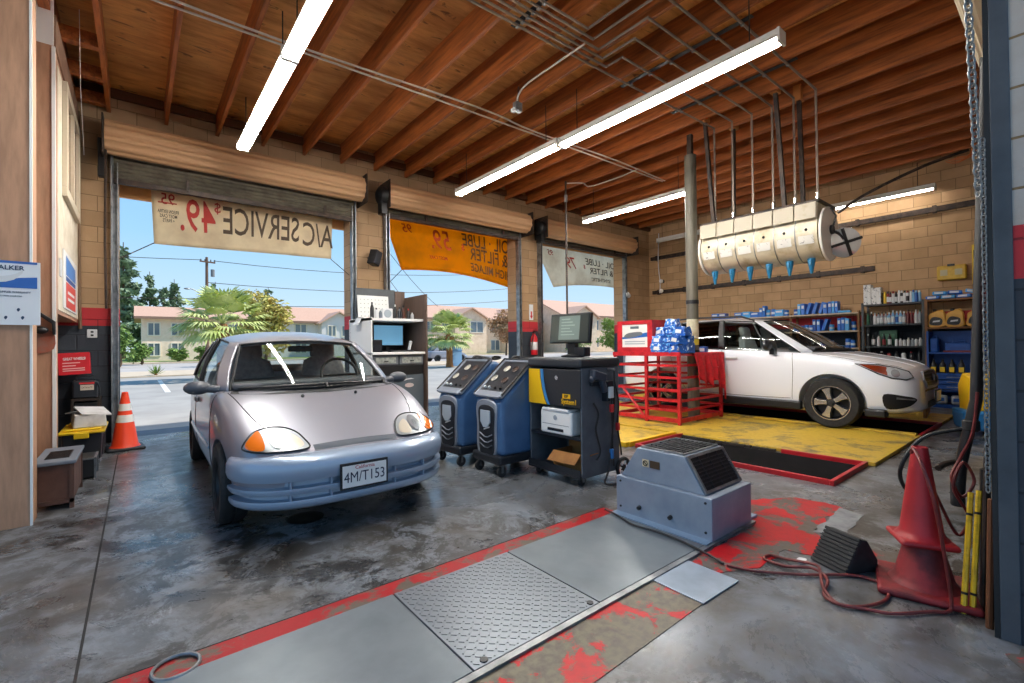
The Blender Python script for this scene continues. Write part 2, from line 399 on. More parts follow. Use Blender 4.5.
# ------------------------------------------------------------------ walls
D = [(-.19, 2.91), (3.62, 6.71), (7.45, 10.60)]
wf = MB(); xx = [-1.9, -.19, 2.91, 3.62, 6.71, 7.45, 10.60, 12.1]
for a, b_ in ((-1.9, -.19), (2.91, 3.62), (6.71, 7.45), (10.6, 12.1)): wf.bx(a, b_, 8.1, 8.4, 0, 5.0)
for a, b_ in D: wf.bx(a, b_, 8.1, 8.4, 3.74, 5.0)
wall_front = struct(wf.out('wall_front', BLK_F, smooth=0))
FASC = M('outer_fascia', '#e0a468', .7)
for a, b_ in D: MB().bx(a - .1, b_ + .1, 8.40, 8.46, 3.36 if a < 0 else 3.72, 4.1).out('door_fascia', FASC, wall_front, smooth=0)
wall_right = struct(MB().bx(11.9, 12.2, -.3, 8.4, -.25, 5.2).out('wall_right', BLK_R, smooth=0))
wall_back = struct(MB().bx(2.735, 12.2, -.25, .163, 0, 5.2).out('wall_back', BLK_J, smooth=0))
MB().bx(-3.2, 2.76, -.25, .155, 4.2, 5.2).out('lintel', BLK_J, wall_back, smooth=0)
# office wall on the left
wl = MB(); wl.bx(-1.7, -.60, 6.17, 8.1, 1.58, 4.35); wl.bx(-1.9, -1.7, 4.86, 8.1, 0, 4.35); wl.bx(-1.6, -.58, 4.65, 4.86, 0, 4.9); wl.bx(-1.7, -.595, 5.98, 6.17, 0, 4.06); wl.bx(-3.2, -1.6, 4.65, 4.86, 0, 4.9)
wall_left = struct(wl.out('wall_left', STUCCO2, smooth=0))
MB().bx(-.605, -.592, 6.19, 8.095, 1.62, 3.98).out('panel', CREAM, wall_left, smooth=0)
MB().bx(-.66, -.585, 6.0, 8.1, 4.06, 4.36).out('fascia_board', STUCCO, wall_left, smooth=0)
MB().bx(-1.2, -.60, 5.98, 6.02, 4.06, 4.9).out('soffit_panel', WHITE, wall_left, smooth=0)
tr = MB(); tr.bx(-.588, -.575, 4.642, 4.66, 0, 4.9); tr.out('corner_bead', WHITE, wall_left, smooth=0)
MB().bx(-.612, -.588, 5.965, 6.0, 0, 4.05).out('corner_bead', WHITE, wall_left, smooth=0)
win = sgrp('window_1'); fm = MB()
for y0, y1, z0, z1 in ((6.5, 7.84, 3.88, 3.98), (6.5, 7.84, 2.80, 2.90), (6.5, 6.6, 2.9, 3.88), (7.74, 7.84, 2.9, 3.88), (7.14, 7.2, 2.9, 3.88)): fm.bx(-.592, -.55, y0, y1, z0, z1)
fm.out('window_frame', M('window_trim', '#cbbfa8', .5), win, smooth=0, bev=.004)
MB().bx(-.590, -.580, 6.6, 7.74, 2.9, 3.88).out('pane', M('blinded_pane', '#8d7355', .15, c2='#7a6145', scale=3), win, smooth=0)
# rear opening: roll door guide and coil
gd = thing('door_guide', 'dark blue steel door guide post against the block wall', 'door track', (2.73, .163, 0))
BLUEST = M('dark_blue_steel', '#454c54', .5, 0, c2='#3a4048', scale=5)
g = MB(); g.bx(0, .03, 0, .058, 0, 4.3); g.out('face_plate', BLUEST, gd, smooth=0, bev=.003)
g = MB(); g.bx(.0, .09, .058, .074, 0, 4.3); g.bx(.03, .06, .02, .058, 0, 4.3); g.out('channel', BLACK, gd, smooth=0)
cl = MB(); rows = []
nn = 40
for x in (-1.4, 5.2):
    rows.append([V((x, .34 + (.100 + .005 * (i % 2)) * math.cos(2 * PI * i / nn), 3.27 + (.100 + .005 * (i % 2)) * math.sin(2 * PI * i / nn))) for i in range(nn)])
cl.grid(rows, cv=True, caps=True)
dr = sgrp('door_4'); cl.out('coil', M('cream_coil', '#d8c9ac', .5), dr, smooth=0)
# ------------------------------------------------------------------ the three roll-up doors
def coil_door(n, x0, x1):
    d = sgrp('door_%d' % n)
    nn = 44; rows = []; m = 2
    for x in (x0 - .13, x1 + .13):
        rows.append([V((x, 7.86 + (.200 + .016 * (1 if i % 4 < 2 else 0)) * math.cos(2 * PI * i / nn), 3.97 + (.200 + .016 * (1 if i % 4 < 2 else 0)) * math.sin(2 * PI * i / nn))) for i in range(nn)])
    MB().grid(rows, cv=True, caps=True).out('coil', ROLL, d, smooth=20)
    rows = []
    zb = (3.43, 3.61, 3.65)[n - 1]
    for i in range(15):
        z = zb + .07 + i * (3.85 - zb) / 15
        rows.append([(x0 - .05, 8.03 - (.022 if i % 2 else 0), z), (x1 + .05, 8.03 - (.022 if i % 2 else 0), z)])
    MB().grid(rows).out('slat_curtain', SLATM, d, smooth=0, solid=.006)
    MB().bx(x0 - .05, x1 + .05, 7.99, 8.05, zb, zb + .07).out('bottom_bar', DSTEEL, d, smooth=0, bev=.006)
    for s, x in ((-1, x0), (1, x1)):
        g = MB(); g.bx(x - .02, x + .02, 8.03, 8.095, 0, 3.75) if 0 else None
        q = x + s * .005
        g.bx(min(q, q + s * .075), max(q, q + s * .075), 8.06, 8.098, 0, 3.85); g.bx(min(q, q + s * .012), max(q, q + s * .012), 7.985, 8.06, 0, 3.7)
        g.bx(min(q + s * .06, q + s * .075), max(q + s * .06, q + s * .075), 7.985, 8.06, 0, 3.85)
        g.out('guide_track', STEEL, d, smooth=0)
        b = MB(); b.bx(x + s * .135, x + s * .155, 7.64, 8.095, 3.70, 4.2); b.out('end_bracket', DSTEEL, d, smooth=0, bev=.01)
    for x in (x0 + .75, x1 - .45):
        MB().bx(x - .02, x + .02, 7.97, 8.0, zb + .04, zb + .19).out('lock_tab', DSTEEL, d, smooth=0)
    if n > 1:
        h = MB(); h.lathe([(.0, .10), (.09, .095), (.15, .06), (.165, .0), (.165, -.05), (.12, -.06)], (x0 - .22, 7.82, 3.93), 20, Matrix.Rotation(-PI / 2, 4, 'Y'))
        h.bx(x0 - .26, x0 - .16, 7.74, 7.92, 3.6, 3.8); h.out('chain_hoist', BLACK, d)
        MB().tube([(x0 - .22, 7.80, 3.9), (x0 - .20, 7.81, 2.6), (x0 - .21, 7.80, 1.3)], .010, 6).out('pull_chain', DSTEEL, d)
    else:
        MB().tube([(x0 - .12, 7.80, 3.9), (x0 - .13, 7.81, 2.6), (x0 - .12, 7.80, 1.75)], .014, 6).out('pull_chain', DSTEEL, d)
        MB().bx(x0 - .20, x0 - .12, 7.86, 7.95, 3.45, 3.95).out('chain_guard', BLACK, d, smooth=0, bev=.01)
    return d
for n, (a, b_) in enumerate(D): coil_door(n + 1, a, b_)
# ------------------------------------------------------------------ ceiling
def jz(x): return 4.385 + .018 * (x + .3)
ceiling = struct(MB().face([(-3.2, -.3, jz(-3.2) + .32), (12.2, -.3, jz(12.2) + .32), (12.2, 8.4, jz(12.2) + .32), (-3.2, 8.4, jz(-3.2) + .32)]).out('ceiling', WOOD_P, smooth=0, solid=-.05))
x = -.29; nj = 0
while x < 11.85:
    z = jz(x); w = .042
    MB().bx(x - w / 2, x + w / 2, -.2, 8.1, z, z + .318).out('joist', WOOD_J, ceiling, smooth=0); nj += 1
    x += .612
x = -.9
while x > -3.1:
    MB().bx(x - .02, x + .02, -.2, 8.1, jz(x), jz(x) + .318).out('joist', WOOD_J, ceiling, smooth=0); x -= .612
MB().bx(-.6, 11.9, 8.03, 8.1, jz(-.29) + .20, jz(-.29) + .31).out('ledger', M('dark_blocking', '#5a3418', .75), ceiling, smooth=0)
for y in (6.47, 7.2, 7.92): MB().bx(-.66, -.311, y - .045, y + .045, jz(-.3) + .0, jz(-.3) + .14).out('blocking', WOOD_J, ceiling, smooth=0)
MB().bx(-.70, -.62, 4.8, 8.1, jz(-.5) + .0, jz(-.5) + .31).out('rim_joist', WOOD_J, ceiling, smooth=0)
SILVER = M('silver_paint', '#92939d', .34, .4, coat=.6)
SILVB = M('silver_bumper', '#94a6bc', .36, .25, coat=.6)
CARW = M('white_car_paint', '#eef2fa', .28, coat=.9)
GLASS = glass_mat('car_glass', '#e4ebe9', .035)
TINT = glass_mat('tinted_glass', '#56605f', .05)
SEAM = M('seam_dark', '#1d1e21', .7)
INT = M('car_interior', '#55565b', .8, c2='#48494d', scale=12)
INTG = M('seat_cloth', '#8b8686', .9, c2='#777274', scale=25)
LAMP = M('lamp_reflector', '#8a9094', .3, .45, coat=.4)
LENS = M('lamp_lens', '#aab2b8', .12, .6, coat=1)
AMBER = M('amber_lens', '#e0701a', .15, coat=1)
REDL = M('red_lens', '#a81a1a', .2, coat=1)
def body_loft(st, name, mat, par, arches, R, lat, sub=2):
    rows = []
    for s, w, zb, zs, zt in st:
        h = [(0, zb), (.78 * w, zb), (.93 * w, zb + .02), (.985 * w, zb + (zs - zb) * .2), (w, zb + (zs - zb) * .5), (.99 * w, zb + (zs - zb) * .8), (.955 * w, zs - .015), (.90 * w, zs + (zt - zs) * .25), (.72 * w, zs + (zt - zs) * .6), (.4 * w, zs + (zt - zs) * .92), (0, zt)]
        rows.append([V((x, s, z)) for x, z in h] + [V((-x, s, z)) for x, z in h[-2:0:-1]])
    o = MB().grid(rows, cv=True, caps=True).out(name, mat, par, sub=sub)
    cut = MB()
    for s in arches:
        P = [(s + R[0] * math.cos(k * PI / 24), R[1] + R[0] * math.sin(k * PI / 24)) for k in range(25)] + [(s - R[0] * .99, -.3), (s + R[0] * .99, -.3)]
        for sd in (-1, 1): cut.prism(P, .6, frame((sd * lat if sd > 0 else -lat - .6, 0, 0), (0, 1, 0), (0, 0, 1)))
    bake(o, [cut])
    for p in o.data.polygons: p.use_smooth = True
    o.data.set_sharp_from_angle(angle=math.radians(40))
    return o
def sweep(plan, prof, name, mat, par, k=6):
    half = crom([(x, y, 0) for x, y in plan], k)
    full = [V((-p.x, p.y, 0)) for p in half[:0:-1]] + half
    rows = []
    for i, p in enumerate(full):
        t = (full[min(i + 1, len(full) - 1)] - full[max(i - 1, 0)]).normalized(); n = V((t.y, -t.x, 0))
        rows.append([V((p.x + n.x * d, p.y + n.y * d, z)) for d, z in prof])
    return MB().grid(rows).out(name, mat, par, smooth=50, solid=.012)
def quadc(c0, c1, u):
    return V((c1[0] * u, c0[1] + (c1[1] - c0[1]) * u * u, c0[2] + (c1[2] - c0[2]) * u * u))
def ggrid(fb, ft, nu, nv, bulge):
    rows = []
    for i in range(nu + 1):
        a, b = fb(i / nu), ft(i / nu)
        rows.append([a.lerp(b, j / nv) + V(bulge(i / nu)) * 4 * (j / nv) * (1 - j / nv) for j in range(nv + 1)])
    return rows
def greenhouse(cols, kinds, crown, paint, par, mats):
    """cols: half perimeter (base, top); first and last on the centre line. kinds per segment: (name, is_glass)"""
    n = len(cols)
    for idx, (a, b) in enumerate(zip(cols[:-1], cols[1:])):
        nm, mt = kinds[idx]
        if idx in (0, n - 2):
            c0, c1 = (a, b) if idx == 0 else (b, a)
            f = lambda w: (lambda t: quadc(c0[w], c1[w], 2 * t - 1))
            dy = -.025 if idx == 0 else .03
            rows = ggrid(f(0), f(1), 16, 8, lambda t: (0, dy, .012))
            MB().grid(rows).out(nm, mt, par, smooth=80)
            edge = [r[0] for r in rows] + rows[-1][1:] + [r[-1] for r in rows[-2::-1]] + rows[0][-2:0:-1]
            MB().tube(edge, .011, 6, closed=True).out('seal', RUB, par)
        else:
            for sd in (-1, 1):
                sx = lambda p: V((p[0] * sd, p[1], p[2]))
                rows = ggrid(lambda t: sx(V(a[0]).lerp(V(b[0]), t)), lambda t: sx(V(a[1]).lerp(V(b[1]), t)), 6, 8, lambda t: (sd * .022, 0, .004))
                glassy = mt in (GLASS, TINT)
                MB().grid(rows).out(nm, mt, par, smooth=80, solid=0 if glassy else -.02)
                if glassy:
                    edge = [r[0] for r in rows] + rows[-1][1:] + [r[-1] for r in rows[-2::-1]] + rows[0][-2:0:-1]
                    MB().tube(edge, .010, 6, closed=True).out('seal', RUB, par)
    side = crom([c[1] for c in cols[1:-1]], 5); cen = crom([cols[0][1], crown, cols[-1][1]], 8)
    def at(P, v):
        q = v * (len(P) - 1); i = min(int(q), len(P) - 2); return P[i].lerp(P[i + 1], q - i)
    rows = []
    for j in range(21):
        v = j / 20; c, s = at(cen, v), at(side, v); row = []
        for i in range(17):
            u = i / 8 - 1; f = abs(u) ** 2.6
            row.append(V((u * s.x, c.y + (s.y - c.y) * u * u, c.z + (s.z - c.z) * f)))
        rows.append(row)
    MB().grid(rows).out('roof', paint, par, smooth=80, solid=.025)
    base = [V(c[0]) for c in cols]
    ring = [quadc(cols[0][0], cols[1][0], t / 6) for t in range(7)] + base[2:-2] + [quadc(cols[-1][0], cols[-2][0], 1 - t / 6) for t in range(7)]
    rows = []
    for p in ring: rows.append([V((-p.x * .96, p.y, p.z + .016)), V((0, p.y, p.z + .03)), V((p.x * .96, p.y, p.z + .016))])
    MB().grid(rows).out('cabin_floor', INT, par, smooth=60)
def seam(tree, pts, org, u, v, name, par, r=.0035, mat=None, k=8):
    org, u, v = V(org), V(u), V(v); d = -(u.cross(v)).normalized(); out = []
    for p in crom([(a, b, 0) for a, b in pts], k):
        h = tree.ray_cast(org + u * p.x + v * p.y, d, 6)
        if h[0] is not None: out.append(h[0] - d * .0005)
    if len(out) > 1: return MB().tube(out, r, 5).out(name, mat or SEAM, par)
def seat(par, x, y, z0, w, h, mat=INTG):
    m = MB(); rows = []
    for k, (dz, f, t) in enumerate(((0, 1, .13), (h * .35, 1, .13), (h * .62, .86, .11), (h * .70, .5, .08), (h * .72, .56, .09), (h * .95, .56, .09), (h, .40, .05))):
        yy = y + dz * .22
        rows.append([(x + w / 2 * f * math.copysign(abs(math.cos(a)) ** .5, math.cos(a)), yy + t / 2 * math.copysign(abs(math.sin(a)) ** .6, math.sin(a)), z0 + dz) for a in [2 * PI * i / 16 for i in range(16)]])
    return m.grid(rows, cv=True, caps=True).out('seat', mat, par, smooth=60)
def tyre(par, c, R, w, rr):
    pr = [(rr, -w * .42), (rr + .015, -w * .5), (R * .93, -w * .5), (R * .985, -w * .40), (R, -w * .3), (R, -w * .06), (R - .006, -w * .05), (R - .006, w * .05), (R, w * .06), (R, w * .3), (R * .985, w * .40), (R * .93, w * .5), (rr + .015, w * .5), (rr, w * .42)]
    mt = Matrix.Rotation(PI / 2, 4, 'Y')
    return MB().lathe(pr, c, 40, mt, caps=False).out('tyre', RUB, par, smooth=40)
def wheel(par, c, R, w, rr, side, style, rz=0):
    w_ = thing('wheel', '', '', c, rz); del w_['label']; del w_['category']; w_.parent = par
    tyre(w_, (0, 0, 0), R, w, rr)
    mt = Matrix.Rotation(PI / 2, 4, 'Y') if side > 0 else Matrix.Rotation(-PI / 2, 4, 'Y')
    if style == 'steel':
        MB().lathe([(.02, .05), (.05, .05), (.07, .03), (rr * .62, .015), (rr * .8, .035), (rr * .9, .03), (rr, w * .40), (rr + .012, w * .44), (rr + .012, -w * .4), (rr - .02, -w * .4)], (0, 0, 0), 32, mt).out('rim', M('black_steel_rim', '#26282b', .45, .5), w_)
        h = MB()
        for i in range(10):
            a = 2 * PI * i / 10; h.cyl(mt @ V((rr * .72 * math.cos(a), rr * .72 * math.sin(a), .024)), mt @ V((rr * .72 * math.cos(a), rr * .72 * math.sin(a), .034)), .02, n=10)
        h.out('vent_holes', BLACK, w_)
    else:
        MB().lathe([(rr - .02, w * .40), (rr - .012, w * .44), (rr + .012, w * .44), (rr + .012, -w * .4), (rr - .03, -w * .4), (rr - .03, w * .05), (.05, w * .02)], (0, 0, 0), 40, mt, caps=False).out('rim', M('rim_dark', '#2b2d31', .35, .7), w_)
        sp, dk = MB(), MB()
        for i in range(5):
            a = 2 * PI * i / 5 + .3; R3 = Matrix.Rotation(a, 4, 'Z')
            P = [(.05, -.026), (.05, .026), (rr * .6, .033), (rr - .002, .060), (rr - .002, -.060), (rr * .6, -.033)]
            z0 = w * .33
            sp.prism(P, .014, mt @ R3 @ Matrix.Translation((0, 0, z0)))
            dk.prism([(.04, -.035), (.04, .035), (rr * .6, .043), (rr - .004, .066), (rr - .004, -.066), (rr * .6, -.043)], .05, mt @ R3 @ Matrix.Translation((0, 0, z0 - .052)))
        MB().torus((0, 0, 0), rr + .004, .010, mt @ Matrix(), 40, 6).out('rim_lip', M('machined_alloy', '#c9c4be', .25, .8), w_).location = (side * w * .42, 0, 0)
        sp.out('spokes', M('machined_alloy', '#c9c4be', .25, .8), w_, smooth=0, bev=.004); dk.out('spoke_backs', MATS['rim_dark'], w_, smooth=0)
        MB().lathe([(.0, w * .40), (.028, w * .40), (.032, w * .36), (.06, w * .33), (.065, w * .1)], (0, 0, 0), 20, mt).out('hub_cap', BLACK, w_)
    return w_
def plate(par, o, txt, top, mat_txt):
    """licence plate facing -y at o"""
    q = bpy.data.objects.new('licence_plate', None); COL.objects.link(q); q.parent = par; q.location = o
    MB().box((0, 0, 0), (.325, .014, .172)).out('frame', BLACK, q, smooth=0, bev=.004)
    MB().box((0, -.006, -.002), (.298, .006, .142)).out('sheet', WHITE, q, smooth=0)
    mt = frame((0, -.0095, -.012), (1, 0, 0), (0, 0, 1))
    text(txt, .096, mt, mat_txt, q, sx=.80)
    text(top, .034, frame((0, -.0095, .052), (1, 0, 0), (0, 0, 1)), M('plate_red', '#b02a34', .6), q)
# ------------------------------------------------------------------ silver hatchback
car = thing('hatchback_car', 'small silver hatchback with clear and amber headlights parked by the cone and open door', 'car', (1.20, 3.06, 0), -.008)
st = [(.10, .50, .30, .47, .52), (.15, .60, .27, .50, .55), (.25, .68, .24, .565, .60), (.40, .735, .22, .65, .685), (.60, .762, .20, .735, .765), (.80, .778, .19, .805, .838), (1.05, .787, .19, .862, .90), (1.3, .792, .19, .882, .915), (2.0, .795, .19, .90, .92), (2.8, .79, .2, .925, .94), (3.3, .77, .24, .93, .95), (3.6, .73, .30, .92, .94), (3.74, .67, .34, .88, .90), (3.78, .55, .38, .80, .82)]
bd = body_loft(st, 'body', SILVER, car, (.76, 3.12), (.315, .27), .50)
tb = bvh_of(bd)
bp = sweep([(0, .0), (.28, .012), (.5, .065), (.65, .17), (.732, .31), (.752, .435)], [(-.10, .20), (-.03, .205), (-.008, .22), (0, .242), (-.004, .262), (-.055, .266), (-.058, .294), (-.004, .300), (.006, .322), (.004, .338), (-.055, .342), (-.058, .378), (.002, .383), (.014, .42), (.012, .475), (-.004, .51), (-.05, .53), (-.13, .535)], 'bumper', SILVB, car)
for sd in (-1, 1):
    for x in (.22, .46):
        y = .012 + (x / .5) ** 2 * .05
        MB().box((sd * x, y + .03, .32), (.012, .06, .12)).out('slot_rib', SILVB, bp, smooth=0, bev=.003)
rings_ = dict(rings=7)
for sd in (-1, 1):
    F = ((0, -1, 0), (1, 0, 0), (0, 0, 1))
    L = smooth_poly([(.322, .552), (.332, .605), (.375, .648), (.45, .672), (.54, .672), (.62, .650), (.672, .596), (.66, .562), (.50, .545)], 5)
    L = [(sd * a, z) for a, z in L]
    hl = patch(tb, L, *F, off=.010, name='headlight', mat=LAMP, par=car, rings=8)
    edge = [V(v.co) for v in hl.data.vertices][-len(L):]
    MB().tube(edge, .006, 6, closed=True).out('lamp_seal', BLACK, hl)
    A = [(sd * a, z) for a, z in smooth_poly([(.572, .562), (.578, .655), (.625, .636), (.662, .594), (.650, .567)], 4)]
    patch(tb, A, *F, off=.016, name='turn_signal', mat=AMBER, par=hl, rings=6)
    B = [(sd * a, z) for a, z in smooth_poly([(.345, .565), (.365, .61), (.435, .638), (.435, .560)], 4)]
    patch(tb, B, *F, off=.014, name='inner_lens', mat=M('frosted_lens', '#cfc3b0', .2, .2, coat=1), par=hl, rings=5)
    cc = [(sd * (.495 + .045 * math.cos(i * PI / 10)), .610 + .048 * math.sin(i * PI / 10)) for i in range(20)]
    patch(tb, cc, *F, off=.018, name='reflector', mat=LENS, par=hl, rings=4)
    cc = [(sd * (.495 + .016 * math.cos(i * PI / 6)), .610 + .018 * math.sin(i * PI / 6)) for i in range(12)]
    patch(tb, cc, *F, off=.022, name='bulb', mat=M('bulb_grey', '#6f7478', .2, .5), par=hl, rings=2)
    T = ((0, 0, 3), (1, 0, 0), (0, 1, 0))
    seam(tb, [(sd * .50, .33), (sd * .60, .62), (sd * .655, 1.0), (sd * .665, 1.12)], *T, 'hood_gap', car)
    S = ((sd * 3, 0, 0), (0, sd, 0), (0, 0, 1))
    q = lambda P: [(a * sd, b) for a, b in P]
    seam(tb, q([(1.18, .88), (1.14, .6), (1.17, .25)]), *S, 'door_gap', car); seam(tb, q([(2.28, .89), (2.30, .6), (2.22, .26)]), *S, 'door_gap', car)
    seam(tb, q([(1.15, .47), (1.9, .47), (2.75, .47)]), *S, 'side_moulding', car, r=.016, mat=SILVB)
    MB().box((sd * .795, 2.12, .76), (.03, .17, .045)).out('door_handle', M('handle_grey', '#55575c', .4), car, bev=.012)
    mm = MB(); mm.sph((sd * .845, 1.33, .915), .095, 16, (1.0, .60, .58)); mm.cyl((sd * .70, 1.30, .895), (sd * .79, 1.32, .905), .03)
    mm.out('side_mirror', M('mirror_shell', '#4d5057', .4), car, smooth=60)
    wheel(car, (sd * .702, .76, .282), .282, .165, .17, sd, 'steel', rz=0.0); wheel(car, (sd * .690, 3.12, .282), .282, .165, .17, sd, 'steel')
patch(tb, [(-.29, .538), (-.29, .566), (-.1, .572), (.1, .572), (.29, .566), (.29, .538)], (0, -1, 0), (1, 0, 0), (0, 0, 1), off=.006, name='grille_slot', mat=M('slot_dark', '#39424e', .6), par=car, rings=4)
plate(car, (-.02, -.022, .375), '4M/T153', 'California', M('plate_blue', '#1d2340', .6))
cols = [((0, .97, .895), (0, 1.60, 1.285)), ((.645, 1.19, .875), (.50, 1.70, 1.255)), ((.715, 1.31, .885), (.56, 1.80, 1.268)), ((.75, 2.15, .905), (.588, 2.25, 1.318)), ((.752, 2.24, .908), (.590, 2.33, 1.318)), ((.735, 3.05, .935), (.565, 2.87, 1.295)), ((.64, 3.44, .945), (.50, 3.0, 1.285)), ((0, 3.60, .945), (0, 3.08, 1.32))]
greenhouse(cols, [('windscreen', GLASS), ('pillar', SILVER), ('side_window', GLASS), ('pillar', BLACK), ('side_window', GLASS), ('pillar', SILVER), ('rear_window', GLASS)], (0, 2.25, 1.395), SILVER, car, None)
for x in (-.36, .36): seat(car, x, 2.12, .78, .46, .50)
m = MB(); m.box((0, 2.95, .92), (1.1, .12, .22)); m.out('rear_bench', INTG, car, bev=.04)
MB().box((0, 1.30, .915), (1.25, .36, .05)).out('dashboard', INT, car, bev=.02)
R_ = Matrix.Rotation(math.radians(62), 4, 'X')
sw = MB(); sw.torus((.36, 1.62, .95), .18, .014, R_); sw.tube([(.20, 1.62, .95), (.52, 1.62, .95)], .012, 6); sw.out('steering_wheel', BLACK, car)
MB().box((0, 1.66, 1.215), (.22, .03, .055)).out('rear_view_mirror', BLACK, car, bev=.012)
for x0, x1 in ((-.62, .02), (.02, .60)):
    m = MB(); f = lambda x: quadc((0, .955, .905), (.645, 1.17, .888), x / .645)
    m.tube([f(x0 + (x1 - x0) * t / 6) + V((0, -.008, .016)) for t in range(7)], .009, 6); m.cyl(f(x1) + V((0, -.05, -.01)), f(x1) + V((0, -.02, .02)), .014)
    m.out('wiper', BLACK, car)
patch(tb, [(-.64, 1.15), (-.4, 1.0), (0, .945), (.4, 1.0), (.64, 1.15), (.66, 1.05), (.4, .92), (0, .87), (-.4, .92), (-.66, 1.05)], (0, 0, 3), (1, 0, 0), (0, 1, 0), off=.004, name='cowl', mat=M('cowl_black', '#2b2d31', .7), par=car, rings=1)
for x in (-.20, .22): MB().sph((x, .80, .846), .013, 8).out('washer_jet', BLACK, car)
# ------------------------------------------------------------------ white SUV
suv = thing('suv_car', 'white SUV with roof rails standing on the yellow lift deck', 'car', (8.28, 1.235, .04), 0)
st = [(.02, .46, .30, .56, .66), (.06, .62, .27, .68, .80), (.14, .74, .25, .76, .865), (.28, .825, .235, .82, .915), (.5, .875, .225, .885, .965), (.8, .893, .22, .96, 1.02), (1.05, .8975, .22, 1.0, 1.05), (1.3, .8975, .22, 1.03, 1.07), (2.0, .8975, .22, 1.07, 1.09), (3.0, .8975, .22, 1.11, 1.13), (3.8, .88, .24, 1.14, 1.16), (4.3, .83, .28, 1.12, 1.15), (4.5, .76, .34, 1.03, 1.1), (4.58, .6, .42, .9, .95)]
bd = body_loft(st, 'body', CARW, suv, (.935, 3.575), (.40, .345), .60)
tb = bvh_of(bd)
F = ((0, -1, 0), (1, 0, 0), (0, 0, 1))
gr = patch(tb, [(-.36, .77), (-.42, .68), (-.33, .585), (0, .58), (.33, .585), (.42, .68), (.36, .77), (0, .79)], *F, off=.012, name='grille', mat=BLACK, par=suv, rings=5)
MB().tube([V(v.co) for v in gr.data.vertices][-8:], .014, 8, closed=True).out('grille_trim', M('grille_silver', '#8f959b', .4, .3), gr)
for z in (.645, .695, .735): patch(tb, [(-.38, z), (.38, z), (.38, z + .014), (-.38, z + .014)], *F, off=.02, name='grille_bar', mat=M('grille_grey', '#565a60', .35, .5), par=gr, rings=3)
patch(tb, [(.08 * math.cos(i * PI / 10), .69 + .045 * math.sin(i * PI / 10)) for i in range(20)], *F, off=.03, name='badge', mat=CHROME, par=gr, rings=2)
patch(tb, [(-.33, .36), (-.30, .40), (.30, .40), (.33, .36), (.26, .31), (-.26, .31)], *F, off=.01, name='lower_intake', mat=BLACK, par=suv, rings=4)
patch(tb, [(-.42, .525), (-.42, .55), (.42, .55), (.42, .525)], *F, off=.008, name='upper_intake', mat=BLACK, par=suv, rings=3)
q = bpy.data.objects.new('licence_plate', None); COL.objects.link(q); q.parent = suv; q.location = (0, -.035, .455)
MB().box((0, 0, 0), (.325, .014, .165)).out('frame', BLACK, q, smooth=0, bev=.004); MB().box((0, -.006, 0), (.29, .006, .13)).out('sheet', M('plate_pale', '#e2e4e8', .6), q, smooth=0)
r2 = math.sqrt(.5)
